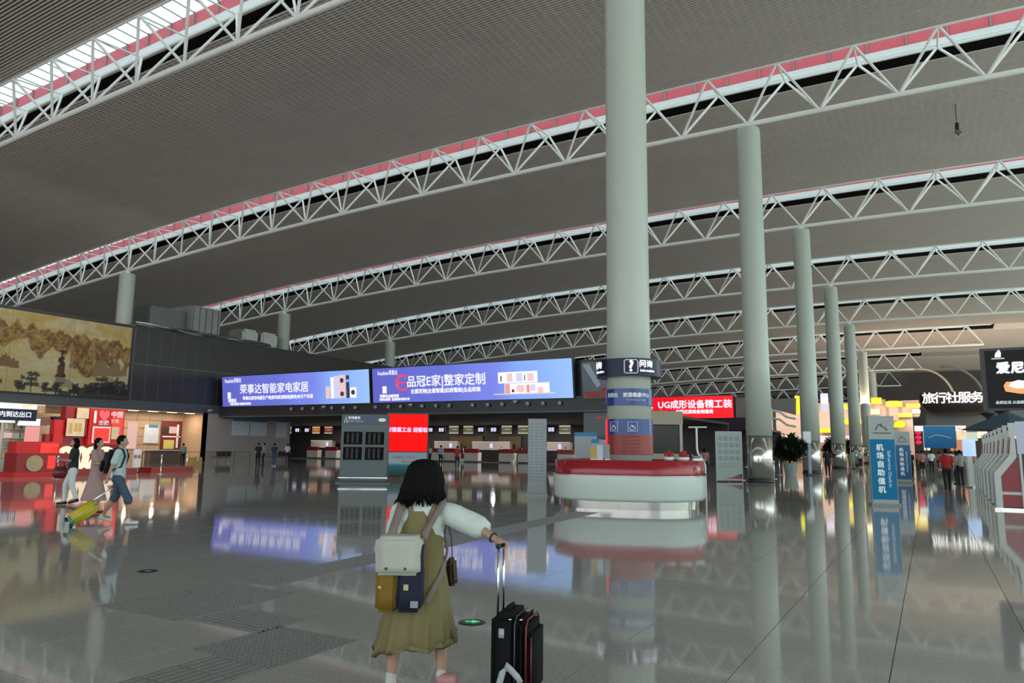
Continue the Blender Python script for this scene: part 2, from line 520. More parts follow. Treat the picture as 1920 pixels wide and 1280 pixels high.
box('fascia_band', WX - .3, WX + .10, 5, 60, 4.35, 5.05, mat('grey_fascia_band', (0.085, 0.09, 0.098), 0.4), wl)
box('lower_wall', WX - .3, WX, 44.2, 54.5, 0, 4.35, grey_wall, wl)
w2 = thing('wall_back', None, None, kind='structure')
box('wall_sheet', -105, 40, 176, 177, 0, 22, mat('far_wall_grey', (0.17, 0.16, 0.15), 0.7), w2)
w3 = thing('wall_far_left', None, None, kind='structure')
box('wall_sheet', -104.5, -103, -40, 176, 0, 16, mat('far_wall_grey', (0.17, 0.16, 0.15), 0.7), w3)

# ---------------------------------------------------------------- gold mural on the left wall
def fbm(x, y, o=5, s=0.0):
    v = 0; a = .5; f = 1
    for _ in range(o):
        v += a * noise.noise((x * f, y * f, s)); f *= 2.03; a *= .5
    return v
def mural():
    NX, NY = 330, 110; y0, y1, z0, z1 = 14.0, 36.4, 5.12, 10.98
    me = bpy.data.meshes.new('mural_print')
    vs = [(0, y0 + (y1 - y0) * i / NX, z0 + (z1 - z0) * j / NY) for j in range(NY + 1) for i in range(NX + 1)]
    fs = [(j * (NX + 1) + i, j * (NX + 1) + i + 1, (j + 1) * (NX + 1) + i + 1, (j + 1) * (NX + 1) + i) for j in range(NY) for i in range(NX)]
    me.from_pydata(vs, [], fs)
    ca = me.color_attributes.new('paint', 'FLOAT_COLOR', 'POINT')
    def mix(a, b, t): t = max(0, min(1, t)); return tuple(p + (q - p) * t for p, q in zip(a, b))
    gold, pale, ochre, brown, deep = (.43, .30, .065), (.52, .47, .30), (.27, .15, .028), (.125, .052, .012), (.035, .013, .010)
    ink = (.012, .011, .012)
    vis0 = 26.5
    trees = [(29.0, .24, .75), (28.2, .12, .5), (30.0, .12, .4), (30.8, .13, .5), (32.2, .13, .5), (33.3, .14, .5), (35.6, .22, 1.0), (34.3, .24, 1.1), (36.2, .18, .8), (33.7, .16, .7), (35.0, .15, .9), (26.6, .16, .5), (34.9, .20, .9)]
    data = []
    for (x, y, z) in vs:
        u = (y - vis0) / (36.4 - vis0); v = (z - z0) / (z1 - z0)
        n1 = fbm(y * .35, z * .9, 5, 3.1); n2 = fbm(y * 1.7, z * 1.7, 5, 9.2); n3 = fbm(y * 5, z * 5, 3, 4.4)
        c = mix(gold, pale, .45 + 1.6 * n1 + (.35 if .25 < v < .5 else 0) * (1 - abs(v - .37) * 8))
        c = mix(c, ochre, .30 * (v > .8) + n2 * .6)
        # high crag band hanging across the picture
        top = .86 - .10 * u + .30 * fbm(y * .9, 1.0, 4, 1.0); bot = .60 - .16 * u + .35 * fbm(y * .8, 5.0, 4, 2.0) - (.22 if .52 < u < .70 else 0)
        if bot < v < top: c = mix(c, mix(ochre, brown, .62 + 2.6 * n2), min(1, min(v - bot, top - v) * 40) * (.88 + n3))
        top = .52 + .16 * sin(u * 26) * .4 + .4 * fbm(y * 1.6, 8.0, 3, 7.0)
        if .70 < u < .98 and .27 + .3 * n1 < v < top: c = mix(c, brown, .7)
        if u < .23 and v < .50 - 1.1 * max(0, u) + .3 * fbm(y * 2, 2.0, 3, 5) and v > .30 - .1 * u: c = mix(c, deep if u < .03 else brown, .85)
        # lone pinnacle
        w = .045 * (1 - (v - .14) / .40) ** .6 if .14 < v < .54 else -1
        if w > 0 and abs(u - .455 - .01 * n2) < w + .02 * n3: c = mix(deep, brown, .35 + n2 * 2)
        if .10 < v < .21 + .06 * n2 and abs(u - .50) < .09 and v < .22 - abs(u - .5) * 1.0: c = mix(c, deep, .7)
        if abs(v - .555) < .012 and abs(u - .458) < .022: c = ink
        if v < .22: c = mix(c, pale, .35)
        # dark pines along the lower edge
        for ty, th, tw in trees:
            if abs(y - ty) < tw * 1.2:
                base = .02
                if abs(y - ty) < .035 and v < th: c = ink
                for q in (.45, .72, .98):
                    hh = th * q; ww = tw * (1.15 - .5 * q)
                    if abs(y - ty - .12 * sin(q * 9 + ty)) < ww * (.8 + n3) and abs(v - hh) < .019 + .05 * abs(n3): c = mix(ink, c, .12)
        if u > .45 and v < .05 + (.22 * max(0, u - .5)) + .35 * n2 * (u > .55): c = mix(c, ink, .92)
        data.extend((*c, 1))
    ca.data.foreach_set('color', data)
    mt = mat('gold_mural_print', (.5, .4, .1), 0.6, vary=0)
    nd = mt.node_tree.nodes.new('ShaderNodeVertexColor'); nd.layer_name = 'paint'
    mt.node_tree.links.new(nd.outputs[0], mt.node_tree.nodes['Principled BSDF'].inputs['Base Color'])
    mt.node_tree.links.new(nd.outputs[0], mt.node_tree.nodes['Principled BSDF'].inputs['Emission Color'])
    mt.node_tree.nodes['Principled BSDF'].inputs['Emission Strength'].default_value = .0
    t = thing('mural', 'long gold landscape mural of brown crags and dark pines on the left wall', 'mural', (WX + .11, 0, 0))
    o = obj('mural_print', me, mt, t); o.location = (.14, 0, 0)
    box('mural_board', .0, .13, 13.9, 36.5, 5.02, 11.05, black_m, t)
    for yy in (18.4, 22.8, 27.3, 31.7): box('mural_joint', .135, .145, yy - .012, yy + .012, 5.12, 10.98, mat('joint_brown', (.2, .12, .05)), t)
mural()
area('mural_fill', (-50, 26, 14), (0, radians(62), 0), 1.5, 22, 350, (1.0, 0.93, 0.75))  # added fill light that brightens the mural, not a known fitting
# ---------------------------------------------------------------- check-in hall front with the two blue screens
def grad_mat(name, stops, axis=0, s=1.0, sc=1.0):
    mt = bpy.data.materials.new(name); mt.use_nodes = True
    N = mt.node_tree.nodes; L = mt.node_tree.links; b = N['Principled BSDF']
    tc = N.new('ShaderNodeTexCoord'); sx = N.new('ShaderNodeSeparateXYZ'); L.new(tc.outputs['Generated'], sx.inputs[0])
    r = N.new('ShaderNodeValToRGB'); r.color_ramp.interpolation = 'EASE'
    while len(r.color_ramp.elements) < len(stops): r.color_ramp.elements.new(.5)
    for e, (p, c) in zip(r.color_ramp.elements, stops): e.position = p; e.color = (*c, 1)
    L.new(sx.outputs[axis], r.inputs[0])
    b.inputs['Base Color'].default_value = (.012, .012, .012, 1); b.inputs['Roughness'].default_value = .6; b.inputs['Specular IOR Level'].default_value = .15
    L.new(r.outputs[0], b.inputs['Emission Color']); b.inputs['Emission Strength'].default_value = s
    return mt
blue_screen = grad_mat('blue_led_picture', [(0, (.125, .135, .60)), (.35, (.14, .17, .68)), (.62, (.20, .25, .84)), (.80, (.26, .44, .98)), (1, (.34, .56, 1.0))])
ORD = ['leftmost', 'second from the left', 'third from the left', 'fourth from the left', 'fifth from the left', 'sixth from the left', 'seventh from the left', 'eighth from the left', 'ninth from the left', 'ninth from the right', 'eighth from the right', 'seventh from the right', 'sixth from the right', 'fifth from the right', 'fourth from the right', 'third from the right', 'second from the right', 'rightmost']
def ordn(i, n): return ORD[i] if i < n / 2 else ORD[18 - n + i]
FY = 45.4
hall = thing('wall_checkin', None, None, kind='structure')
can_m = mat('charcoal_fascia', (0.030, 0.032, 0.038), 0.42)
box('fascia', -56.8, -16.4, FY + .15, FY + .6, 4.0, 5.1, can_m, hall)
box('screen_backing', -56.8, -16.6, FY + .6, FY + 1.0, 4.9, 7.6, dark_m, hall)
box('canopy_wing', -80, -56.9, 55, 71, 3.95, 4.15, mat('dark_soffit', (0.03, 0.024, 0.024), 0.6), hall)
box('canopy', -56.9, -16.5, FY + .6, 71, 3.95, 4.15, mat('dark_soffit', (0.03, 0.024, 0.024), 0.6), hall)
box('back_partition', -80, -16.5, 70.5, 70.8, 0, 4.0, mat('dark_back_wall', (0.035, 0.03, 0.03), 0.5), hall)
box('end_wall', -20.4, -16.6, FY + .5, FY + .9, 0, 4.0, mat('blue_grey_cladding', (0.13, 0.145, 0.165), 0.4), hall)
box('sloping_edge', -56.8, -16.4, FY + .1, FY + .16, 4.03, 4.1, mat('fascia_edge', (.12, .12, .12), .4), hall)
box('red_stripe', -19.6, -16.7, FY + .42, FY + .5, 3.55, 3.68, red_paint, hall)

TILT = radians(6.5)
def screen(label, x0, x1, z0, z1, Y, mt, tilt=TILT):
    t = thing('advertising_screen', label, 'screen', ((x0 + x1) / 2, Y, z0))
    t.rotation_euler = (tilt, 0, 0)
    w = (x1 - x0) / 2; h = z1 - z0
    box('casing', -w - .12, w + .12, .04, .35, -.08, h + .08, dark_m, t)
    box('display', -w, w, 0, .04, 0, h, mt, t)
    return t
s1 = screen('left-hand long blue advertising screen with white appliances pictured at its right', -56.2, -38.85, 4.98, 7.68, FY, blue_screen)
s2 = screen('right-hand long blue advertising screen with a cutaway white house pictured at its right', -38.45, -20.95, 4.98, 7.68, FY, blue_screen)
def on(s, t, x, z, size, mt=lit_white, **k): return text(t, size, face_m(x, -.02, z), mt, s, **k)
text('Royalstar荣事达', .46, face_m(-7.2, -.02, 2.3), lit_white, s1, bold=.006, squash=.7)
text('荣事达智能家电家居', .94, face_m(-2.1, -.02, 1.45), lit_white, s1, bold=.014)
text('荣事达家用电器生产商|家电家居制造|服务|电子产业园', .36, face_m(-1.7, -.02, .68), lit_white, s1, bold=.012)
text('荣事达', .36, face_m(-7.35, -.02, .50), lit_white, s1, bold=.02);
text('荣事达集团 智能家电家居', .24, face_m(-6.3, -.02, .20), lit_white, s1, bold=.01)
text('Royalstar荣事达', .42, face_m(-7.2, -.02, 2.3), lit_white, s2, bold=.006, squash=.7)
text('品冠E家|整家定制', .93, face_m(-1.75, -.02, 1.5), lit_white, s2, bold=.014)
text('全屋定制|全屋智能|旧房整装|全品软装', .38, face_m(-1.8, -.02, .78), lit_white, s2, bold=.012)
text('荣事达全屋定制', .27, face_m(-7.1, -.02, .48), lit_white, s2, bold=.015)
text('荣事达集团  品冠智家有限公司', .22, face_m(-6.6, -.02, .22), lit_white, s2, bold=.01)
lit_red = glow('lit_red_logo', (.85, .06, .13), 1.0)
bm = bmesh.new()
tube(bm, [(-5.75 + .55 * cos(a), -.03, 1.5 + .58 * sin(a)) for a in [radians(45 + 27 * i) for i in range(11)]], .09, 6); tube(bm, [(-6.25, -.03, 1.5), (-5.4, -.03, 1.5)], .07, 6)
obj('logo_mark', bm, lit_red, s2)
for s, x in ((s1, -7.75), (s2, -7.55)): box('badge', x - .2, x + .2, -.03, -.005, .72, 1.28, lit_white, s)
# pictures on the screens
pk = glow('lit_pink_picture', (.80, .55, .55), 1.0); dk = glow('lit_dark_picture', (.05, .04, .06), 1.0); lil = glow('lit_lilac_picture', (.62, .60, .95), 1.0); rd = glow('lit_salmon_picture', (.75, .32, .30), 1.0)
for a in ((4.05, 4.5, .45, 1.45, pk), (4.6, 4.95, .45, 2.2, lit_white), (4.95, 5.5, .45, 2.3, lil), (5.5, 6.2, .45, 2.35, pk), (6.3, 6.62, .45, 1.75, dk), (6.3, 6.62, 1.95, 2.3, dk), (6.7, 7.35, .45, 1.3, lit_white)):
    box('picture_shape', a[0], a[1], -.025, -.005, a[2], a[3], a[4], s1)
for cx, cz in ((5.85, 1.9), (5.85, .8), (7.02, .9)):
    bm = bmesh.new(); bmesh.ops.create_cone(bm, cap_ends=True, segments=16, radius1=.2, radius2=.2, depth=.02, matrix=Matrix.Translation((cx, -.035, cz)) @ Matrix.Rotation(pi / 2, 4, 'X')); obj('picture_shape', bm, dk, s1)
for a in ((2.9, 6.1, 1.15, 1.95, lit_white), (3.4, 7.0, .42, 1.12, lit_white), (2.5, 7.4, .34, .42, pk), (3.65, 4.1, 1.25, 1.85, pk), (4.4, 4.9, 1.25, 1.85, lil), (5.3, 5.8, 1.25, 1.8, pk), (3.45, 3.85, .42, 1.1, rd), (4.4, 5.0, .5, 1.0, pk), (5.2, 5.45, .45, 1.0, rd), (5.5, 5.9, .55, 1.0, lil), (6.1, 6.5, .42, .8, pk), (3.1, 3.2, 1.3, 1.7, dk), (5.05, 5.12, 1.3, 1.7, dk), (4.0, 4.2, .5, .7, dk)):
    k = .012 if a[4] is lit_white else .03
    box('picture_shape', a[0], a[1], -k - .015, -k, a[2], a[3], a[4], s2)

# static picture panel to the right of the screens
t = screen('grey printed aircraft poster with a red lower edge, right of the blue screens', -20.2, -17.9, 4.9, 7.35, FY, mat('grey_blue_poster', (0.17, 0.20, 0.24), 0.5, vary=.5, scale=.9))
box('picture_shape', .2, 1.1, -.03, -.005, .05, .7, mat('poster_red', (.40, .06, .04), .5, vary=.5, scale=3), t)
box('picture_shape', -1.0, .1, -.03, -.005, .05, .45, mat('poster_red', (.40, .06, .04), .5), t)
bm = bmesh.new(); prism(bm, [(-1.1, 2.3), (-.6, 2.3), (.2, .9), (-.1, .7)], -.03, -.005); obj('picture_shape', bm, mat('poster_pale', (.45, .52, .58), .5), t)

# spotlights under the screens
lamp_white = mat('grey_spotlight_housing', (0.34, 0.34, 0.36), 0.35)
lens_m = mat('spotlight_lens', (0.03, 0.03, 0.03), 0.1)
def spot(x, y, z, r=.15, ang=25):
    t = thing('spotlight', 'round grey spotlight in the row along the dark fascia under the blue screens', 'spotlight', (x, y, z), group='spotlights under the blue screens')
    bm = bmesh.new(); lathe(bm, [(.03, .1), (r * .8, .08), (r, 0), (r, -.05), (r * .8, -.06)], 16)
    bmesh.ops.transform(bm, matrix=Matrix.Rotation(radians(-90 + ang), 4, 'X') @ Matrix.Rotation(pi, 4, 'X'), verts=bm.verts)
    obj('housing', bm, lamp_white, t, True)
    bm = bmesh.new(); lathe(bm, [(r * .55, -.07), (r * .5, -.075)], 14)
    bmesh.ops.transform(bm, matrix=Matrix.Rotation(radians(-90 + ang), 4, 'X') @ Matrix.Rotation(pi, 4, 'X'), verts=bm.verts)
    obj('lens', bm, lens_m, t)
    bm = bmesh.new(); tube(bm, [(0, 0, .05), (0, .25, .2)], .025, 6); obj('bracket', bm, lamp_white, t)
    return t
import_x = [(-47.46, 45.30, 4.69)[0], (-46.15, 45.30, 4.67)[0], (-44.92, 45.30, 4.65)[0], (-42.82, 45.30, 4.62)[0], (-41.55, 45.30, 4.64)[0], (-40.29, 45.30, 4.62)[0], (-38.19, 45.30, 4.63)[0], (-36.89, 45.30, 4.61)[0], (-35.68, 45.30, 4.63)[0], (-33.63, 45.30, 4.63)[0], (-32.34, 45.30, 4.61)[0], (-31.12, 45.30, 4.63)[0], (-29.05, 45.30, 4.63)[0], (-27.76, 45.30, 4.64)[0], (-26.55, 45.30, 4.62)[0], (-24.47, 45.30, 4.62)[0], (-23.25, 45.30, 4.60)[0], (-21.97, 45.30, 4.57)[0]]
first = spot(import_x[0], FY - .05, 4.62)
first['label'] = 'leftmost round grey spotlight under the blue screens'
for i, x in enumerate(import_x[1:], 1): dup(first, (x, FY - .05, 4.62), label=ordn(i, 18) + ' round grey spotlight under the blue screens')
def cctv(x, y, z, label):
    t = thing('security_camera', label, 'camera', (x, y, z))
    bm = bmesh.new(); tube(bm, [(0, .2, .1), (0, -.3, -.02)], .1, 10); obj('body', bm, mat('pale_grey_camera', (.5, .5, .5), .4), t, True)
    bm = bmesh.new(); tube(bm, [(0, .1, .1), (0, .2, .35)], .03, 6); obj('bracket', bm, dark_m, t)
    bm = bmesh.new(); tube(bm, [(0, -.3, -.02), (0, -.32, -.024)], .07, 10); obj('lens', bm, lens_m, t)
cctv((-43.67, 45.20, 4.63)[0], FY - .05, 4.7, 'pale box camera among the spotlights under the left blue screen')
cctv((-34.67, 45.20, 4.56)[0], FY - .05, 4.7, 'pale box camera among the spotlights, above the red display')
cctv((-25.44, 45.20, 4.63)[0], FY - .05, 4.75, 'pale box camera among the spotlights under the right blue screen')
cctv(-56.6, 44.4, 4.55, 'pale camera on the left wall just left of the first blue screen')

# hanging numbers and boards over the desks
def sign(x, z, w, h, Y, mt, label, cat='sign', parts=True):
    t = thing('hanging_sign', label, cat, (x, Y, z), group='lit boards hanging over the check-in desks')
    box('case', -w / 2 - .06, w / 2 + .06, .02, .12, -h / 2 - .06, h / 2 + .06, black_m, t)
    box('face', -w / 2, w / 2, 0, .02, -h / 2, h / 2, mt, t)
    bm = bmesh.new(); 
    for q in (-w * .35, w * .35): tube(bm, [(q, .07, h / 2), (q, .07, h / 2 + .35)], .015, 5)
    obj('hanger', bm, dark_m, t)
    return t
board_m = mat('dim_flight_board', (.02, .02, .02), .3, emit=.0)
cream = glow('lit_cream_strip', (.52, .49, .38), .9); green = glow('lit_olive_panel', (.12, .13, .07), .9)
lilac_num = glow('lit_lilac_number', (.62, .62, .85), 1.0); orange = glow('lit_orange_panel', (.45, .13, .03), .9); brick = glow('lit_brick_panel', (.25, .05, .035), .9)
def numsign(P, k):
    t = sign(P[0], 3.42, .78, .62, 66.3, black_m, 'lit white number sign over the check-in desks, ' + ordn(k, 7) + ' of seven')
    for q in (-.22, .12): box('digit', q - .12, q + .17, -.02, 0, -.2, .2, lilac_num, t)
def barsign(P, m2=green, l='dark board with pale bars over the check-in desks'):
    t = sign(P[0], 3.42, 1.25, .85, 66.3, m2, l)
    box('strip', -.6, .6, -.02, 0, .27, .4, cream, t); box('strip', -.6, .6, -.02, 0, -.42, -.3, cream, t)
    box('strip', -.25, .4, -.02, 0, .0, .05, cream, t)
for i, P in enumerate(((-68.10, 66.30, 3.89), (-66.48, 66.30, 3.88), (-47.91, 66.30, 3.86), (-46.41, 66.30, 3.85), (-41.32, 66.30, 3.83), (-39.74, 66.30, 3.82), (-32.99, 66.30, 3.79))): numsign(P, i)
for i, P in enumerate(((-69.75, 66.30, 3.89), (-44.79, 66.30, 3.85), (-42.93, 66.30, 3.84), (-38.18, 66.30, 3.82), (-36.23, 66.30, 3.81), (-31.51, 66.30, 3.79))): barsign(P, l='dark board with pale bars over the check-in desks, ' + ordn(i, 6) + ' of six')
barsign((-64.97, 66.30, 3.87), orange, 'orange lit board over the left check-in desks'); barsign((-62.97, 66.30, 3.86), brick, 'brick-red lit board over the left check-in desks')

# check-in desks
desk_white = mat('cream_desk_front', (0.66, 0.65, 0.60), 0.4)
desk_red = mat('desk_red_panel', (0.36, 0.012, 0.02), 0.35)
def desk(x, label):
    t = thing('check_in_desk', label, 'desk', (x, 66.2, 0), group='check-in desks under the dark canopy')
    box('body', -.88, .88, 0, .7, .12, .98, desk_white, t, .01)
    box('red_front', -.9, .9, -.05, .25, .98, 1.42, desk_red, t, .01)
    box('plinth', -.85, .85, .05, .6, 0, .12, dark_m, t)
    box('worktop', -.85, .85, .25, .8, .98, 1.02, white_m, t)
    bm = bmesh.new(); bx(bm, -.5, -.05, .5, .55, 1.12, 1.42); bx(bm, -.3, -.24, .5, .58, 1.0, 1.15); obj('monitor', bm, black_m, t)
    return t
dk0 = None
for i, P in enumerate(((-45.05, 66.20, 0.87), (-42.46, 66.20, 0.91), (-38.15, 66.20, 0.97), (-35.89, 66.20, 1.00), (-31.40, 66.20, 1.06), (-65.35, 66.20, 0.59), (-62.33, 66.20, 0.63), (-47.38, 66.20, 0.84))):
    l = 'white check-in desk with a red upper front, ' + ['behind the person in red', 'right of the person in red', 'left of the tall schedule banner', 'partly hidden by the tall schedule banner', 'right of the tall schedule banner', 'leftmost, under the orange lit board', 'just left of the dark information cabinet', 'just right of the red screen'][i]
    if dk0 is None: dk0 = desk(P[0], l)
    else: dup(dk0, (P[0], 66.2, 0), label=l)
# baggage scales and low gates between the desks
for i, P in enumerate(((-43.81, 66.20, 0.61), (-37.01, 66.20, 0.71))):
    t = thing('baggage_scale', ['pale baggage scale between the first two desks', 'pale baggage scale between the middle desks'][i], 'scale', (P[0], 66.0, 0), group='baggage scales between the desks')
    box('base', -.14, .14, -.6, 1.4, 0, .35, desk_white, t, .02); box('pillar', -.1, .1, 1.2, 1.4, .35, 1.5, desk_white, t, .01); box('readout', -.14, .14, 1.1, 1.2, 1.4, 1.6, black_m, t)
# pale counters and clutter behind
for i, (P, w_) in enumerate((((-41.90, 69.50, 2.42), 2.4), ((-33.89, 69.50, 2.35), 1.6), ((-47.86, 69.50, 2.51), 1.6), ((-66.89, 69.50, 2.30), 1.8))):
    t = thing('back_counter', ['lit pale counter behind the middle desks', 'pale counter behind the rightmost desk', 'pale counter behind the first desks', 'pinkish counter behind the left desks'][i], 'counter', (P[0], 69.3, 0))
    box('front', -w_, w_, 0, .6, 1.3, 2.15, mat('grey_pink_counter', (.45, .40, .38), .4), t); box('top_light', -w_, w_, -.05, .05, 2.15, 2.22, cream, t); box('leg_panel', -w_, w_, .1, .5, 0, 1.3, black_m, t)
    box('paper', -.1 + i * .3, .25 + i * .3, -.04, 0, 1.5, 2.0, lilac_num, t)
for i, (P, w_) in enumerate((((-45.79, 70.20, 2.77), 2.2), ((-40.08, 70.20, 2.79), 1.4), ((-75.15, 70.20, 2.91), 1.5))):
    t = thing('wood_panel', ['brown timber panel behind the first desks', 'brown timber panel left of the schedule banner', 'brown timber panel under the left canopy end'][i], 'panel', (P[0], 70.3, 1.2))
    box('board', -w_, w_, 0, .15, 0, 1.6, mat('brown_timber', (.14, .085, .04), .5, vary=.3, scale=3), t)
for q in range(9): area('desk_downlight', (-66 + q * 5.2, 66.8, 3.85), (0, 0, 0), .3, .3, 120, (1.0, 0.93, 0.85))

# ---------------------------------------------------------------- grey wall notices, left shop
t = thing('notice_board', 'pair of blue-headed white notice panels on the grey wall under the first blue screen', 'notice board', (WX + .03, 48.6, 2.4))
for y0 in (-1.4, .75):
    box('panel', 0, .06, y0, y0 + 2.0, 0, 1.7, mat('notice_pale', (.62, .66, .74), .5, vary=.25, scale=4), t); box('header', .06, .08, y0, y0 + 2.0, 1.35, 1.7, mat('notice_blue', (.04, .26, .52), .5), t)
t = thing('notice_board', 'single small notice panel near the far end of the grey wall', 'notice board', (WX + .03, 53.2, 2.3)); box('panel', 0, .06, -.6, .8, 0, 1.8, mat('notice_pale', (.33, .36, .42), .5), t); box('header', .06, .08, -.6, .8, 1.5, 1.8, mat('notice_blue', (.04, .26, .52), .5), t)
# metal benches along the grey wall
def bench(x, y, rz, label, g):
    t = thing('bench', label, 'bench', (x, y, 0), rz, group=g)
    for k in range(3):
        bm = bmesh.new(); bx(bm, -.78 + k * .54, -.30 + k * .54, 0, .45, .42, .46); obj('seat', bm, black_m, t)
        bm = bmesh.new(); bx(bm, -.78 + k * .54, -.30 + k * .54, .42, .47, .50, .95); obj('backrest', bm, black_m, t)
    for sx_ in (-.6, .6):
        bm = bmesh.new(); tube(bm, [(sx_, .05, 0), (sx_, .22, .42)], .02, 6); tube(bm, [(sx_, .42, 0), (sx_, .22, .42)], .02, 6); obj('leg', bm, chrome_m, t)
    bm = bmesh.new(); tube(bm, [(-.8, .22, .40), (.82, .22, .40)], .025, 6); obj('rail', bm, chrome_m, t)
bench(-55.6, 45.0, -pi / 2, 'black bench against the grey wall, left of the two notice panels', 'black benches by the grey wall')
bench(-55.6, 51.6, -pi / 2, 'black bench against the grey wall, right of the two notice panels', 'black benches by the grey wall')

# lit beige shop recess
beige = mat('beige_stone_wall', (0.46, 0.32, 0.21), 0.45, vary=.15, scale=1.2)
rec = thing('wall_recess', None, None, kind='structure')
bm = bmesh.new()
yy = 24.0
bk = bmesh.new(); bx(bk, 0, .06, .01, 1.19, .01, .69); bme = bpy.data.meshes.new('stone_panel'); bk.to_mesh(bme); bk.free(); bme.materials.append(beige)
for j in range(6):
    for i in range(12): share('stone_panel', bme, rec, Matrix.Translation((WX - 3.0, 30.0 + i * 1.2, j * .72)))
box('recess_back', WX - 3.3, WX - 3.0, 5, 44.4, 0, 4.35, mat('recess_joint', (.25, .18, .12), .6), rec)
box('recess_ceiling', WX - 3.3, WX, 5, 44.4, 4.35, 4.5, white_m, rec)
box('recess_side', WX - 3.2, WX, 44.2, 44.5, 0, 4.35, beige, rec)
for q in range(9): area('shop_downlight', (WX - 1.3, 23 + q * 2.5, 4.25), (0, 0, 0), .22, .22, 75, (1.0, 0.80, 0.58))
warm = glow('warm_lamp', (1.0, .86, .62), 1.6)
for i, y in enumerate((37.8, 39.6, 41.4, 43.2)):
    t = thing('downlight', ordn(i, 4) + ' warm ceiling light above the beige recess wall', 'ceiling light', (WX - .8, y, 4.30), group='warm ceiling lights of the beige recess')
    box('diffuser', -.25, .25, -.35, .35, -.05, 0, warm, t); box('rim', -.3, .3, -.4, .4, 0, .05, white_m, t)
def poster(x, y, z, w_, h_, mt, label, extra=None):
    t = thing('poster', label, 'poster', (x, y, z))
    box('print', 0, .05, -w_ / 2, w_ / 2, 0, h_, mt, t)
    for e in (extra or []): box('print_block', .05, .07, e[0], e[1], e[2], e[3], e[4], t)
    return t
PX = WX - 2.9
pinkish = glow('lit_pink_poster', (.75, .48, .42), .8); dred = mat('dark_red_print', (.16, .02, .02), .5); yel = mat('yellow_print', (.62, .60, .18), .5)
poster(PX, 37.9, 1.1, .9, 2.3, pinkish, 'lit pale pink poster on the beige wall, left one')
poster(PX, 39.2, 1.1, .9, 2.3, pinkish, 'lit pale pink poster on the beige wall, right one')
poster(PX, 41.0, 1.6, 1.4, 1.6, mat('notice_pale', (.33, .36, .42), .5), 'grey notice with a blue heading on the beige wall', [(-.3, .6, 1.35, 1.6, mat('notice_blue', (.04, .26, .52), .5))])
poster(PX, 43.0, .9, 2.1, 2.7, dred, 'dark red and yellow food poster on the beige wall', [(-.75, .3, .2, 1.0, yel), (-.9, .9, 1.25, 1.35, print_white), (-.3, .5, 1.6, 2.2, pinkish), (-.9, -.3, 1.5, 2.1, dark_m), (.5, .7, .3, 2.4, print_white)])
# shops farther left
def signbox(P, w_, h_, mt, label, s=None, ts=.4, d=.2, X=None):
    t = thing('shop_sign', label, 'sign', P)
    box('panel', 0, d, -w_ / 2, w_ / 2, -h_ / 2, h_ / 2, mt, t)
    if s: text(s, ts, Matrix.Translation((d + .01, 0, 0)) @ Matrix.Rotation(pi / 2, 4, 'Z') @ Matrix.Rotation(pi / 2, 4, 'X'), lit_white, t, bold=.01)
    return t
navy = mat('navy_sign', (.012, .02, .075), .4)
shelf_w = mat('shop_white', (.55, .55, .5), .5); shelf_g = mat('shop_green', (.22, .30, .22), .5)
signbox((-55.00, 27.00, 3.42), 3.2, .8, navy, 'navy shop sign with white lettering at the left edge of the photo', '国内到达出口', .42)
signbox((-55.20, 26.73, 3.04), 1.2, .35, glow('lit_shop_white', (.95, .95, .9), 1.0), 'small lit white sign under the navy sign')
signbox((-55.20, 28.29, 2.95), 1.4, .5, glow('lit_shop_white', (.95, .95, .9), 1.0), 'lit white light box right of the navy sign')
signbox((-55.60, 29.54, 3.08), 1.1, .55, mat('salmon_sign', (.45, .22, .16), .5), 'salmon coloured shop sign in the left shops')
signbox((-55.60, 30.28, 3.11), .75, .6, navy, 'small navy square sign in the left shops')
signbox((-55.30, 27.63, 3.08), .9, .45, mat('teal_sign', (.06, .16, .14), .5), 'dark green shop sign under the navy sign')
for i, (P, w_, z_, m_) in enumerate((((-58.50, 28.36, 4.18), 2.0, 1.2, glow('lit_shop_white', (.95, .95, .9), 1.0)), ((-58.50, 29.68, 4.17), 2.6, 1.4, glow('lit_cream_ceiling', (.9, .8, .6), 1.0)), ((-58.50, 31.38, 4.02), 2.0, .9, mat('brown_soffit', (.3, .17, .1), .5)))):
    signbox(P, w_, z_ * .6, m_, ['bright lit panel at the far left under the mural', 'cream lit ceiling panel of the left shop', 'brown soffit panel left of the red display'][i])
for i, P in enumerate(((-57.50, 27.92, 2.39), (-57.50, 28.41, 2.40), (-57.50, 28.90, 2.53), (-57.50, 31.07, 2.47), (-57.50, 31.54, 2.48), (-57.50, 31.85, 2.49))):
    t = thing('display_shelf', 'tall stocked shelf unit in the left shops, ' + ['at the photo edge', 'second from the photo edge', 'left of the pink panel', 'right of the pink panel', 'between pink panel and red wall', 'touching the red wall'][i], 'shelf', (-57.5, P[1], 0), group='shop shelves behind the red display')
    box('carcass', 0, .35, -.24, .24, 0, 3.2, [shelf_w, beige, shelf_g, shelf_w, shelf_g, beige][i], t)
    for q in range(4):
        box('shelf', .35, .75, -.24, .24, .5 + q * .65, .54 + q * .65, shelf_w, t)
        box('goods', .38, .7, -.2 + .05 * (q % 2), .2, .54 + q * .65, .9 + q * .65, [beige, shelf_g, pinkish, shelf_w][(q + i) % 4], t)
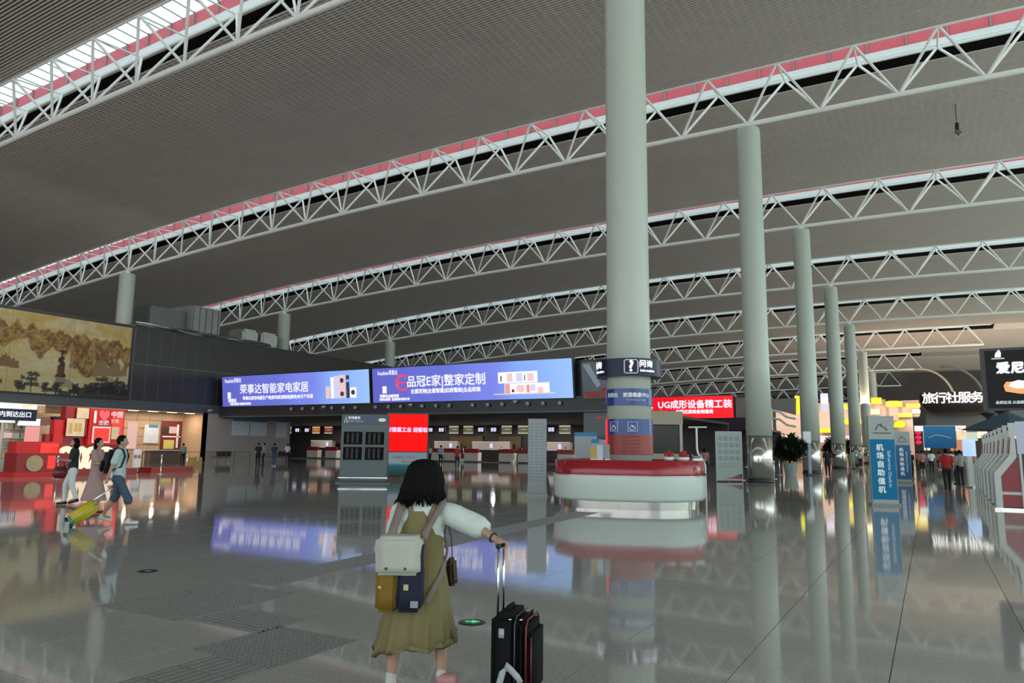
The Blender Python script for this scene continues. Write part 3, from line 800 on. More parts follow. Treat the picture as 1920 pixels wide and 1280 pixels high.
# ---------------------------------------------------------------- red display of the left (numerals, hearts, screens)
red_d = mat('bright_red_display', (0.62, 0.012, 0.012), 0.4, vary=.08, scale=1.5)
red_dk = mat('deep_red_display', (0.30, 0.006, 0.01), 0.35)
cream_p = mat('cream_print', (.78, .62, .42), .5, vary=.2, scale=3)
lit_cream = glow('lit_cream_numeral', (1.0, .86, .62), .95)
lit_redp = glow('lit_red_panel', (.95, .02, .01), .9)
DX, DY = -36.4, 17.8           # near left corner; the display runs along y
disp = thing('photo_display', 'big red photo display with cream year numerals and a heart sign, before the left shops', 'display', (DX, DY, 0))
box('low_plinth', 0, 1.0, .0, 2.45, .22, 1.05, red_dk, disp, .02); box('low_base', -.1, 1.1, -.08, 2.5, 0, .22, red_d, disp, .01)
box('stepped_block', -.7, .0, .42, 2.4, 0, 1.58, red_d, disp, .02)
box('long_plinth', -.6, .9, 2.5, 5.9, 0, .30, red_dk, disp, .02)
box('back_wall', -.9, -.6, 2.0, 6.0, 0, 1.95, red_dk, disp); box('left_tower', -.85, -.45, 2.3, 2.75, 1.5, 2.65, red_d, disp)
box('tall_block', -.85, -.4, 2.75, 3.85, 1.9, 3.32, red_dk, disp); box('right_block', -.85, -.35, 3.92, 5.78, 1.45, 3.28, red_d, disp, .02); box('right_face', -.35, -.33, 5.1, 5.7, 1.9, 3.2, lit_redp, disp)
bm = bmesh.new(); bmesh.ops.create_cone(bm, cap_ends=True, segments=32, radius1=.36, radius2=.36, depth=.06, matrix=Matrix.Translation((1.03, .78, .60)) @ Matrix.Rotation(pi / 2, 4, 'Y')); obj('medallion', bm, mat('gold_medallion', (.5, .38, .22), .5, vary=.3, scale=9), disp)
for y0, y1, z0, z1, mt_, nm in ((3.22, 3.82, 2.75, 3.27, cream_p, 'calendar_sheet'), (2.78, 3.66, 1.87, 2.73, cream_p, 'calendar_sheet'), (4.08, 5.02, 1.56, 2.38, print_white, 'picture_frame'), (4.16, 4.94, 1.64, 2.30, lit_redp, 'lit_panel'), (5.08, 5.48, 1.75, 2.38, cream_p, 'calendar_sheet'), (.9, 1.55, 1.55, 2.28, glow('lit_pink_sheet', (.95, .35, .33), .7), 'poster_sheet')):
    k = .0 if nm != 'lit_panel' else .03
    box(nm, -.3 + k, -.27 + k, y0, y1, z0, z1, mt_, disp)
for y0 in (3.0, 3.25, 3.45): box('print_block', -.27, -.26, y0 - .1, y0 + .06, 2.0 + .1 * (y0 > 3.2), 2.5, mat('gold_block', (.60, .42, .12), .5), disp)
SM = Matrix.Rotation(pi / 2, 4, 'Z') @ Matrix.Rotation(pi / 2, 4, 'X')
def dtext(s, size, x, y, z, mt_, **k): return text(s, size, Matrix.Translation((x, y, z)) @ SM, mt_, disp, **k)
dtext('I', .85, -.29, 4.16, 2.82, print_white, bold=.03); dtext('合肥', .27, -.29, 4.62, 2.56, print_white, bold=.006); dtext('中国', .33, -.29, 5.3, 3.0, print_white, bold=.01); dtext('安徽', .22, -.29, 5.22, 2.66, cream_p, bold=.006)
bm = bmesh.new(); hp = [(.34 * (.8 * 16 * sin(a) ** 3) / 16, .34 * (13 * cos(a) - 5 * cos(2 * a) - 2 * cos(3 * a) - cos(4 * a)) / 16) for a in [2 * pi * i / 28 for i in range(28)]]
prism(bm, hp, -.02, .02, Matrix.Translation((-.28, 4.62, 2.95)) @ Matrix.Rotation(pi / 2, 4, 'Z')); obj('heart', bm, glow('lit_heart', (.95, .10, .12), .9), disp)
for s, y in (('2', 2.55), ('0', 3.2), ('2', 3.83), ('2', 4.5)): dtext(s, 1.42, .45, y, .78, lit_cream, ext=.12, bold=.05, name='numeral')
box('small_banner', -.2, -.15, 6.32, 6.75, .3, 1.25, print_white, disp); dtext('新春', .22, -.13, 6.53, .85, desk_red)
box('lit_panel', .0, .05, 1.5, 2.3, .95, 1.5, lit_redp, disp); box('lit_panel', 1.0, 1.02, 1.35, 1.7, .35, .95, lit_redp, disp)
for q in range(3): area('display_light', (-33.4, 19.0 + q * 1.8, 5.6), (0, radians(50), 0), .3, .3, 60, (1.0, .80, .65))
# rope barrier posts of the display
def stanchion(x, y, label='chrome belt barrier post', g='barrier posts in the hall', h_=1.0):
    t = thing('barrier_post', label, 'post', (x, y, 0), group=g)
    bm = bmesh.new(); lathe(bm, [(.17, 0), (.17, .015), (.03, .04), (.028, h_ - .1), (.035, h_ - .08), (.035, h_), (.01, h_ + .02)], 16); obj('post', bm, chrome_m, t, True)
    return t
st = stanchion(-33.0, 18.3, 'chrome post in front of the red display, right of its gold medallion')
dup(st, (-34.6, 24.4, 0), label='chrome post right of the red display numerals')
dup(st, (-36.6, 27.4, 0), label='chrome post at the end of the red display base')
def desk_red_low(x, y, l):
    t = thing('low_stage', l, 'stage', (x, y, 0)); box('deck', -.5, .6, -1.3, 1.3, .02, .30, red_dk, t, .02); box('edge', -.52, .62, -1.32, 1.32, 0, .06, desk_red, t)
desk_red_low(-36.6, 26.1, 'low red stage segment right of the numerals')

# ---------------------------------------------------------------- information counter round the first column
ctr = thing('information_counter', 'round white and red information counter with stainless kick plate, around the huge column', 'counter', (CX, Y0, 0), YAW - radians(14))
gloss_white = mat('glossy_white_counter', (0.62, 0.70, 0.66), 0.18, vary=.02)
gloss_red = mat('glossy_dark_red_band', (0.33, 0.012, 0.022), 0.16, vary=.03)
bm = bmesh.new(); lathe(bm, [(1.88, 0), (1.9, .22)], 72, sq=2.9, cap=False); obj('kick_plate', bm, steel_m, ctr, True)
bm = bmesh.new(); lathe(bm, [(1.86, .20), (2.02, .22), (2.08, .30), (2.10, .86)], 72, sq=2.9, cap=False); obj('white_front', bm, gloss_white, ctr, True)
bm = bmesh.new(); lathe(bm, [(2.10, .855), (2.12, .86), (2.12, .88), (2.10, .885)], 72, sq=2.9, cap=False); obj('trim_strip', bm, chrome_m, ctr, True)
bm = bmesh.new(); lathe(bm, [(2.04, .88), (2.06, 1.24), (2.02, 1.26), (1.55, 1.26), (1.55, 1.18)], 72, sq=2.9, cap=False); obj('red_band', bm, gloss_red, ctr, True)
bm = bmesh.new(); lathe(bm, [(1.55, 1.20), (.7, 1.20)], 72, sq=2.9, cap=False); obj('inner_shelf', bm, dark_m, ctr)
# doorway jamb in the counter on the right
jm = thing('counter_door', 'cream upright door edge at the right end of the information counter', 'counter door', (CX + 1.62, Y0 - 1.15, 0), YAW)
cream_l = mat('cream_laminate', (.42, .44, .33), .35)
box('panel', .3, .5, .3, .8, .22, 1.33, cream_l, jm, .01); box('foot', .32, .5, .35, .75, 0, .22, dark_m, jm); box('edge_strip', .5, .56, .35, .75, .2, .88, gloss_white, jm)
# notice on the counter
nt_ = thing('counter_notice', 'small navy notice with white lines on the white counter front', 'notice', (-8.75, 20.57, 0.00), YAW + radians(3))
nt_.location = Vector(((-7.79, 18.35, 0.58))); nt_.location.z = 0
box('plate', -.25, .25, -.02, .0, .50, .83, mat('navy_plate', (.012, .012, .035), .3), nt_)
text('旅客服务中心', .062, face_m(0, -.022, .74), print_white, nt_); text('PASSENGER SERVICE CENTER', .034, face_m(0, -.022, .66), print_white, nt_); text('INFORMATION', .034, face_m(0, -.022, .61), print_white, nt_)

# bands and sign ring on the column
r0 = .645
sign_blue = mat('sign_blue', (0.012, 0.055, 0.26), 0.25, vary=.05); navy_ring = mat('navy_ring', (0.005, 0.010, 0.045), 0.35, spec=.3)
bnd = thing('column_band', 'blue band with airline service lettering on the huge column, under the ring sign', 'sign', (CX, Y0, 0), YAW + radians(-9))
bnd.rotation_euler.z = radians(20.5)
def band(t, z0, z1, mt_, r=r0 + .02, nm='band'):
    bm = bmesh.new(); lathe(bm, [(r, z0), (r, z1)], 64, cap=False); obj(nm, bm, mt_, t, True)
Z = {k: v for k, v in (('r1', (-7.15, 19.10, 4.07)[2]), ('r0', (-7.16, 19.10, 3.59)[2]), ('b1', (-7.24, 19.43, 3.24)[2]), ('b0', (-7.24, 19.43, 2.77)[2]), ('c1', (-7.25, 19.43, 2.39)[2]), ('c0', (-7.25, 19.43, 1.96)[2]), ('d0', (-7.26, 19.43, 1.40)[2]), ('bm', (-7.24, 19.43, 3.06)[2]), ('cm', (-7.25, 19.43, 2.18)[2]))}
band(bnd, Z['b0'], Z['b1'], sign_blue)
def btext(t, s, size, ang, z, mt_, r, nm='lettering', **k):
    return text(s, size, Matrix.Rotation(ang, 4, 'Z') @ Matrix.Translation((0, 0, z)), mt_, t, bend=r, name=nm, **k)
btext(bnd, '旅游集散中心', .135, radians(20), Z['bm'] - .01, print_white, r0 + .03, bold=.006); btext(bnd, '问讯处', .135, radians(-44), Z['bm'] - .01, print_white, r0 + .03, bold=.006); btext(bnd, 'Tourism Service Center', .06, radians(18), Z['bm'] - .14, print_white, r0 + .03)
bn2 = thing('column_band', 'blue band with two wheelchair symbols on the huge column', 'sign', (CX, Y0, 0), radians(20.5))
band(bn2, Z['c0'], Z['c1'], sign_blue)
def wheelchair(t, ang, z, r):
    bm = bmesh.new()
    def q(x, y, dz=0): return (x, y)
    def strip(pts, rad):
        P = [((r + .01) * sin(ang + x / r), -(r + .01) * cos(ang + x / r), z + y) for x, y in pts]; tube(bm, P, rad, 6)
    s_ = .13
    c = [(-s_, -s_), (s_, -s_), (s_, s_), (-s_, s_), (-s_, -s_)]; strip(c, .009)
    strip([(-.03, .075), (-.03, .07)], .024)
    strip([(-.03, .045), (-.02, -.01), (.045, -.015), (.065, -.075), (.085, -.07)], .014)
    strip([(-.028, .015), (.035, .015)], .010)
    strip([(-.02 + .06 * cos(a), -.04 + .06 * sin(a)) for a in [radians(130 + 24 * i) for i in range(9)]], .009)
    obj('wheelchair_symbol', bm, print_white, t)
wheelchair(bn2, radians(8), Z['cm'], r0 + .02); wheelchair(bn2, radians(-40), Z['cm'], r0 + .02)
bn3 = thing('column_band', 'brick-red printed band at the foot of the huge column above the counter', 'sign', (CX, Y0, 0), radians(20.5))
band(bn3, Z['d0'], Z['c0'], mat('brick_red_band', (.30, .04, .03), .4, vary=.25, scale=6))
for k in range(5): btext(bn3, '旅客服务 PASSENGER SERVICES', .04, radians(5), Z['d0'] + .1 + k * .1, mat('faded_red_print', (.42, .12, .10), .5), r0 + .03)
led_red = thing('light_strip', 'bright red vertical light strip on the left side of the huge column', 'light strip', (CX, Y0, 0), radians(20.5))
bm = bmesh.new(); tube(bm, [((r0 + .04) * sin(radians(-68)), -(r0 + .04) * cos(radians(-68)), z) for z in (1.28, Z['c1'])], .04, 6); obj('tube', bm, glow('lit_red_strip', (.9, .02, .03), .8), led_red)
ring = thing('ring_sign', 'navy ring sign with a question mark symbol round the huge column', 'sign', (CX, Y0, 0), radians(20.5))
rr_ = .93
bm = bmesh.new(); lathe(bm, [(.66, Z['r0']), (rr_, Z['r0']), (rr_, Z['r1']), (.66, Z['r1'])], 64, cap=False); obj('ring', bm, navy_ring, ring, False)
zm = (Z['r0'] + Z['r1']) / 2
bm = bmesh.new(); P = []
s_ = .185
for x, y in [(-s_ + .03, -s_), (s_ - .03, -s_), (s_, -s_ + .03), (s_, s_ - .03), (s_ - .03, s_), (-s_ + .03, s_), (-s_, s_ - .03), (-s_, -s_ + .03), (-s_ + .03, -s_)]:
    a = radians(4) + x / rr_; P.append(((rr_ + .01) * sin(a), -(rr_ + .01) * cos(a), zm + y))
tube(bm, P, .015, 6); obj('symbol_frame', bm, print_white, ring)
btext(ring, '?', .42, radians(4), zm, lit_white, rr_ + .01, bold=.02)
btext(ring, '问询', .22, radians(31), zm + .07, lit_white, rr_ + .01, bold=.008); btext(ring, 'Information', .10, radians(34), zm - .11, lit_white, rr_ + .01, bold=.004)
btext(ring, '问询', .22, radians(-67), zm + .07, lit_white, rr_ + .01, bold=.008); btext(ring, 'Information', .10, radians(-62), zm - .11, lit_white, rr_ + .01, bold=.004)

# things on the counter
def place(o, px): o.location = px
def roundpot(P, label, c, r=.13):
    t = thing('flower_pot', label, 'pot', P); bm = bmesh.new(); lathe(bm, [(r * .7, 0), (r, .03), (r * 1.05, .09)], 20); obj('pot', bm, white_m, t, True)
    bm = bmesh.new()
    for k in range(26):
        a = R.uniform(0, 6.28); rr = R.uniform(0, r); bmesh.ops.create_icosphere(bm, subdivisions=1, radius=.035, matrix=Matrix.Translation((rr * cos(a), rr * sin(a), .12 + R.uniform(0, .14) * (1 - rr / r * .5))))
    tag(obj('blossoms', bm, c, t), kind='stuff')
redfl = mat('red_blossom', (.45, .03, .03), .6, vary=.4, scale=20)
cp = Vector((CX, Y0, 1.26))
def oncounter(r, f, z=1.27): 
    v = Vector((CX, Y0, 0)) + Rv * r + Fh * f; return (v.x, v.y, z)
roundpot(oncounter(.75, -1.72), 'white pot of red blossoms on the counter, right next to the column', redfl)
roundpot(oncounter(1.12, -1.72), 'white pot of red blossoms on the counter, farther from the column', redfl, .16)
t = thing('telephone', 'pale desk telephone with a handset at the right end of the counter', 'telephone', oncounter(1.5, -1.65), YAW)
box('base', -.12, .12, -.1, .1, 0, .07, white_m, t, .01); bm = bmesh.new(); tube(bm, [(-.13, 0, .16), (-.1, 0, .11), (.1, 0, .11), (.13, 0, .16)], .02, 8); obj('handset', bm, mat('grey_plastic', (.3, .3, .3), .4), t)
for i, (r_, w_, h_, c, lab) in enumerate(((-1.22, .16, .32, (.45, .30, .05), 'small ochre and teal brochure stand on the counter'), (-1.05, .16, .38, (.45, .50, .58), 'pale blue brochure stand on the counter'), (-.86, .14, .40, (.25, .27, .30), 'grey brochure stand on the counter'))):
    t = thing('brochure_stand', lab, 'brochure stand', oncounter(r_, -1.65), YAW)
    box('sheet', -w_ / 2, w_ / 2, 0, .02, .02, h_, mat('brochure_%d' % i, c, .5, vary=.3, scale=14), t); box('foot', -w_ / 2, w_ / 2, -.05, .08, 0, .02, white_m, t)
def upright(P, w_, h_, mt_, label, rz=YAW, head=None, name='banner_stand', cat='banner'):
    t = thing(name, label, cat, (P[0], P[1], 0), rz)
    box('sheet', -w_ / 2, w_ / 2, -.015, .015, .08, h_, mt_, t); box('base', -w_ / 2 - .02, w_ / 2 + .02, -.14, .14, 0, .07, dark_m, t, .01)
    if head: box('heading', -w_ / 2, w_ / 2, -.03, -.015, h_ - .25, h_, head, t)
    return t
upright((-19.42, 44.00, 1.59), 1.45, 2.6, mat('pale_grey_sheet', (.42, .44, .46), .5), 'large pale notice with a blue top against the blue-grey wall', head=mat('notice_blue', (.03, .15, .32), .5))
upright((-17.83, 42.00, 1.43), .62, 2.15, mat('pale_green_sheet', (.50, .56, .50), .5), 'narrow pale green roll-up banner left of the huge column', head=mat('notice_blue', (.03, .15, .32), .5))
upright((-16.96, 41.00, 1.44), .5, 2.1, mat('lilac_sheet', (.42, .36, .50), .5, vary=.4, scale=2), 'lilac roll-up banner touching the left side of the huge column')

# ---------------------------------------------------------------- grey-blue information cabinet and the red screen
cab_m = mat('blue_grey_cabinet', (0.085, 0.115, 0.125), 0.35, vary=.05); cab_d = mat('cabinet_dark_shelf', (0.008, 0.008, 0.008), 0.8, vary=.6, scale=9, spec=.1)
cab = thing('information_cabinet', 'tall blue-grey cabinet with four dark windowed compartments, left of the red screen', 'cabinet', (-20.85, 24.13, 0.00), YAW + radians(4))
W, H = .98, 2.88
box('body', -W, W, 0, .75, .12, H, cab_m, cab, .015)
box('base_plate', -W - .15, W + .15, -.12, .85, .0, .05, mat('dark_base', (.05, .06, .06), .3), cab); box('plinth', -W + .05, W - .05, .03, .7, .05, .12, dark_m, cab)
box('header', -W + .02, W - .02, -.02, 0, H - .42, H - .02, mat('header_blue', (.035, .06, .12), .3), cab)
text('机场服务', .13, face_m(-.45, -.03, H - .15), lit_white, cab); text('AIRPORT SERVICES', .08, face_m(-.4, -.03, H - .29), print_white, cab)
bm = bmesh.new(); tube(bm, [(-.86, -.03, H - .36), (-.80, -.03, H - .08), (-.74, -.03, H - .36)], .025, 6); obj('emblem', bm, print_white, cab)
bm = bmesh.new(); bmesh.ops.create_icosphere(bm, subdivisions=2, radius=1, matrix=Matrix.Translation((.72, -.03, H - .22)) @ Matrix.Diagonal((.17, .02, .08, 1))); obj('badge', bm, glow('badge_cream', (.7, .65, .5), .7), cab)
for i, (x0, z0) in enumerate(((-.86, 1.62), (.05, 1.62), (-.86, .98), (.05, .98))):
    fr_ = box('door', x0 - .04, x0 + .84, -.03, .0, z0 - .04, z0 + .58, cab_m, cab, .008)
    box('window', x0, x0 + .78, -.036, -.03, z0, z0 + .53, cab_d, fr_)
    for k in range(3): box('leaflet', x0 + .12 + k * .2, x0 + .22 + k * .2, -.042, -.036, z0 + .05, z0 + .48, mat('leaflet_dim', (.035, .036, .033), .7), fr_)
box('chrome_rail', -W - .05, W + .05, -.05, -.02, .22, .25, chrome_m, cab)
rs = thing('display_screen', 'upright red screen with white lettering above a teal landscape poster, right of the cabinet', 'screen', (-22.09, 28.68, 0.00), YAW + radians(2))
W = .98
box('casing', -W - .03, W + .03, .02, .35, .1, 3.2, dark_m, rs, .01)
box('display', -W, W, 0, .02, 1.32, 3.12, grad_mat('red_led', [(0, (.95, .0, .0)), (1, (1.0, .0, .0))]), rs)
text('安徽重工业 迎客松', .24, face_m(0, -.01, 2.35), glow('lit_pink_lettering', (1, .6, .95), 1.0), rs, bold=.012)
box('poster', -W, W, 0, .02, .16, 1.28, grad_mat('teal_poster', [(0, (.02, .06, .05)), (.38, (.03, .14, .13)), (.45, (.05, .18, .34)), (.55, (.30, .42, .45)), (1, (.26, .40, .48))], 2, .55), rs)
text('文明有礼 平安出行', .15, face_m(-.1, -.01, 1.02), mat('faded_red_letters', (.5, .1, .09), .5), rs); text('美好安徽欢迎您', .15, face_m(.3, -.01, .82), mat('faded_red_letters', (.5, .1, .09), .5), rs)
for k in range(4):
    bm = bmesh.new(); tube(bm, [(-.8 + k * .53, -.08, .06), (-.8 + k * .53, .05, .06)], .06, 10); obj('castor', bm, chrome_m, rs)

# tall schedule banner
sb = thing('schedule_banner', 'tall narrow pale grey timetable banner left of the information counter', 'banner', (-11.51, 22.07, 0.00), YAW + radians(-3))
sheet_m = mat('pale_grey_timetable', (.34, .38, .40), .45, vary=.1, scale=5)
box('sheet', -.30, .30, -.015, .015, .3, 2.52, sheet_m, sb); box('frame', -.32, .32, .015, .05, .05, 2.54, mat('grey_frame', (.22, .23, .24), .4), sb, .005)
box('foot_panel', -.33, .33, -.03, .02, .06, .30, mat('grey_foot', (.33, .34, .33), .3), sb); box('base', -.36, .36, -.18, .28, 0, .05, mat('pale_base', (.4, .42, .42), .3), sb, .008)
for r_ in range(19):
    for c_ in range(3): box('print_line', -.25 + c_ * .18, -.25 + c_ * .18 + R.uniform(.08, .14), -.018, -.015, .48 + r_ * .104, .50 + r_ * .104, mat('grey_print', (.19, .22, .25), .5), sb)
bm = bmesh.new(); prism(bm, [(.30, 0), (.50, 0), (.36, .62), (.32, .62)], .06, .12); obj('prop', bm, dark_m, sb)

# notice board right of the counter
nb = thing('notice_stand', 'large grey-green notice board on feet between the counter and the second column', 'notice board', (-8.82, 37.72, 0.00), YAW + radians(3))
box('board', -.66, .66, -.02, .03, .10, 2.46, mat('grey_green_board', (.34, .39, .37), .4, vary=.06), nb); 
for e in (-.68, .65): box('side_frame', e, e + .03, -.03, .05, 0, 2.5, mat('alu_frame', (.30, .32, .31), .3, .5), nb)
for e in (0.06, 2.46): box('cross_frame', -.68, .68, -.03, .05, e, e + .04, mat('alu_frame', (.30, .32, .31), .3, .5), nb)
for c_ in range(4):
    for r_ in range(4): box('print_block', -.55 + c_ * .29, -.33 + c_ * .29, -.024, -.02, 1.05 + r_ * .33, 1.26 + r_ * .33, mat('board_print', (.26, .30, .29), .5), nb)
for r_ in range(3): box('print_line', -.55, .2 + .1 * r_, -.024, -.02, .68 + r_ * .1, .72 + r_ * .1, mat('board_print', (.26, .30, .29), .5), nb)
bm = bmesh.new(); prism(bm, [(-.3, .16), (.65, .14), (.65, .28)], -.026, -.02); obj('swoosh', bm, desk_red, nb); bm = bmesh.new(); prism(bm, [(.15, .24), (.65, .28), (.65, .40)], -.027, -.02); obj('swoosh', bm, navy, nb)

# teal self check-in pylons
teal = mat('teal_pylon_face', (0.002, 0.16, 0.34), 0.5, vary=.04, spec=.2); alu = mat('pale_pylon_head', (.34, .37, .36), .35)
def pylon(P, rz, label, k=1.0, m_=teal):
    t = thing('sign_pylon', label, 'sign', P, rz, group='self check-in pylons')
    w_, h_ = .36, 2.62
    box('body', -w_, w_, 0, .14, .06, h_, alu, t, .008); box('base', -w_ - .04, w_ + .06, -.06, .24, 0, .07, mat('pylon_base', (.22, .24, .23), .35), t, .006)
    box('teal_face', -w_ + .02, w_ - .02, -.012, 0, .18, 1.93, m_, t)
    for i, ch in enumerate('机场自助值机'): text(ch, .21, face_m(-.08, -.016, 1.68 - i * .245), print_white, t, bold=.008)
    text('Self-service Check-in', .125, Matrix.Translation((.16, -.016, 1.07)) @ Matrix.Rotation(pi / 2, 4, 'X') @ Matrix.Rotation(-pi / 2, 4, 'Z'), print_white, t)
    bm = bmesh.new()
    tube(bm, [(-.15, -.01, 2.20), (-.13, -.01, 2.28), (-.05, -.01, 2.38), (-.01, -.01, 2.33)], .012, 5); tube(bm, [(0, -.01, 2.39), (.03, -.01, 2.28), (.09, -.01, 2.30), (.13, -.01, 2.22), (.17, -.01, 2.20)], .012, 5)
    obj('emblem', bm, dark_m, t); box('caption', -.24, .26, -.012, 0, 2.10, 2.125, dark_m, t)
    return t
pylon((-1.23, 24.44, 0.00), YAW + radians(-10), 'nearest tall blue self check-in pylon with six white characters')
pylon((-1.24, 43.43, 0.00), YAW + radians(-14), 'second blue self check-in pylon, behind the nearest one', m_=mat('dark_teal_pylon_face', (0.006, 0.10, 0.26), 0.35))
# ---------------------------------------------------------------- tactile paving
tac = mat('grey_tactile_stone', (0.20, 0.20, 0.185), 0.30, vary=.2, scale=30, bump=.1)
tp = thing('tactile_paving', 'strip of dark grey tactile paving studs leading across the floor to the information counter', 'tactile paving', (0, 0, 0))
def dome_tile(w_, n, bars=False):
    bm = bmesh.new(); bx(bm, -w_ / 2 + .002, w_ / 2 - .002, -w_ / 2 + .002, w_ / 2 - .002, 0, .002)
    q = w_ / n
    for i in range(n):
        x = -w_ / 2 + q * (i + .5)
        if bars: bx(bm, -w_ * .44, w_ * .44, x - .012, x + .012, .002, .007); continue
        for j in range(n):
            y = -w_ / 2 + q * (j + .5)
            bmesh.ops.create_cone(bm, cap_ends=True, segments=6, radius1=.017, radius2=.009, depth=.005, matrix=Matrix.Translation((x, y, .0045)))
    me = bpy.data.meshes.new('paving_tile'); bm.to_mesh(me); bm.free(); me.materials.append(tac); return me
dome = dome_tile(.3, 6); barm = dome_tile(.3, 4, True)
def tiles(o, ux, nx, ny, me, z=.0005):
    ux = Vector(ux).normalized(); uy = Vector((-ux.y, ux.x, 0)); rz = atan2(ux.y, ux.x)
    for i in range(nx):
        for j in range(ny):
            p = Vector(o) + ux * (.3 * (i + .5)) + uy * (.3 * (j + .5))
            share('paving_tile', me, tp, Matrix.Translation((p.x, p.y, z)) @ Matrix.Rotation(rz, 4, 'Z'))
a = Vector((-6.72, 6.0, 0)); b = Vector((-7.50, 17.37, 0.00)); ax = (b - a).normalized()
L_ = int((b - a).length / .3)
tiles(a - Vector((-ax.y, ax.x, 0)) * .3, ax, L_, 2, dome)
tiles((-7.08, 4.4, 0), (1, 0, 0), 4, 5, dome)
tiles((-5.0, 3.88, 0), (1, 0, 0), 3, 3, dome)
tiles((-4.12, 2.08, 0), (0, 1, 0), 6, 2, barm)
tiles((-5.85, 4.5, 0), (1, 0, 0), 3, 2, barm)

def floor_light(P, label, arrow=False):
    t = thing('floor_marker_light', label, 'floor light', P, YAW)
    bm = bmesh.new(); lathe(bm, [(.001, .001), (.12, .001), (.12, .006), (.105, .009), (.001, .009)], 32, cap=False); obj('rim', bm, mat('dark_steel_rim', (.03, .03, .03), .25, .8), t)
    bm = bmesh.new(); lathe(bm, [(.10, .0091), (.10, .0095), (.001, .0095)], 32, cap=False); obj('glass', bm, mat('black_glass', (.01, .012, .01), .08), t)
    bm = bmesh.new()
    if arrow:
        prism(bm, [(-.06, -.015), (.0, -.015), (.0, -.05), (.07, .0), (.0, .05), (.0, .015), (-.06, .015)], -.001, .001); bmesh.ops.rotate(bm, matrix=Matrix.Rotation(pi / 2, 3, 'X'), verts=bm.verts); bmesh.ops.translate(bm, vec=(0, 0, .0112), verts=bm.verts)
        obj('lit_arrow', bm, glow('lit_green_arrow', (.05, .75, .22), .9), t)
    else:
        bx(bm, -.02, .05, -.03, -.01, .0096, .0102); obj('mark', bm, print_white, t)
floor_light((-3.66, 5.78, 0.00), 'round floor light with a green arrow between the woman and her suitcase', True)
floor_light((-8.44, 5.88, 0.00), 'dark round floor marker light at the left of the hall floor')

# ---------------------------------------------------------------- potted trees along the column row
leaf_m = mat('dark_green_leaf', (0.018, 0.032, 0.014), 0.45, vary=.5, scale=3); bark = mat('brown_bark', (.09, .06, .04), .8)
planter_m = mat('pale_planter', (.33, .37, .34), .4)
def potted(P, h_, w_, label, seed):
    r = random.Random(seed)
    t = thing('potted_tree', label, 'potted plant', P)
    ph = .75 * h_ / 2.4; pr_ = .42 * h_ / 2.4
    bm = bmesh.new(); lathe(bm, [(pr_ * .72, 0), (pr_ * .75, .05), (pr_, ph - .05), (pr_ * 1.05, ph), (pr_ * .95, ph), (pr_ * .9, ph - .06)], 28, cap=False); obj('planter', bm, planter_m, t, True)
    bm = bmesh.new(); lathe(bm, [(pr_ * .92, ph - .08), (.02, ph - .06)], 20, cap=False); obj('soil', bm, mat('dark_soil', (.03, .02, .015), .9), t)
    bm = bmesh.new()
    for k in range(4): tube(bm, [(0, 0, ph - .1), (r.uniform(-.1, .1), r.uniform(-.1, .1), h_ * .55), (r.uniform(-.3, .3) * w_, r.uniform(-.3, .3) * w_, h_ * .8)], [.03, .025, .012], 6)
    obj('trunk', bm, bark, t)
    bm = bmesh.new()
    for k in range(2600):
        u, v = r.uniform(-1, 1), r.uniform(0, 6.28); rad = r.uniform(.45, 1) ** .5 * (.85 + .2 * sin(v * 3 + u * 4))
        c = Vector((w_ * .5 * rad * sqrt(1 - u * u) * cos(v), w_ * .5 * rad * sqrt(1 - u * u) * sin(v), ph + (h_ - ph) * (.5 + .5 * u * rad)))
        d = Vector((c.x, c.y, r.uniform(-.3, .6))).normalized(); s = Vector((-d.y, d.x, 0)).normalized(); L = r.uniform(.16, .30) * h_ / 2.4; wd = L * .32
        n = d.cross(s)
        q = [c, c + d * L * .45 + s * wd + n * .01, c + d * L - n * L * .2, c + d * L * .45 - s * wd + n * .01]
        bm.faces.new([bm.verts.new(x) for x in q])
    tag(obj('foliage', bm, leaf_m, t), kind='stuff')
potted((-7.77, 49.62, 0.00), 2.6, 1.9, 'largest dark potted tree in a pale planter, between the second and third columns', 1)
potted((-8.28, 80.44, 0.00), 3.1, 2.3, 'potted tree in a pale planter, between the third and fourth columns', 2)
potted((-9.15, 108.25, 0.00), 3.3, 2.4, 'farther potted tree just right of the fourth column', 3)
potted((-7.25, 123.92, 0.00), 3.4, 1.8, 'farthest potted tree, partly behind the blue pylon', 4)

# small things at the foot of the columns
t = thing('fire_extinguisher', 'red fire extinguisher on the floor beside the second column', 'fire extinguisher', (-8.86, 47.26, 0.00))
bm = bmesh.new(); lathe(bm, [(.14, 0), (.15, .05), (.15, .48), (.07, .58), (.05, .62)], 16); obj('cylinder', bm, red_paint, t, True); bm = bmesh.new(); tube(bm, [(0, 0, .6), (0, 0, .72)], .05, 8); obj('valve', bm, black_m, t)
for px, lab, c in ((((-8.96, 42.85, 0.00)), 'dark litter bin at the left of the second column', dark_m), (((-8.57, 43.25, 0.00)), 'navy litter bin at the second column', navy)):
    t = thing('litter_bin', lab, 'bin', px, YAW, group='litter bins at the second column'); box('body', -.16, .16, -.15, .15, .02, .62, c, t, .02); box('lid', -.17, .17, -.16, .16, .62, .68, steel_m, t)
for i, P in enumerate(((-7.65, 43.21, 0.00), (-8.72, 51.20, 0.00), (-7.38, 62.27, 0.00), (-6.03, 50.25, 0.00), (-8.75, 40.27, 0.00))):
    dup(st, P, label='chrome barrier post ' + ['right of the red fire extinguisher', 'touching the planter of the largest potted tree', 'right of the third column', 'in front of the third column', 'between the notice board and the second column'][i])
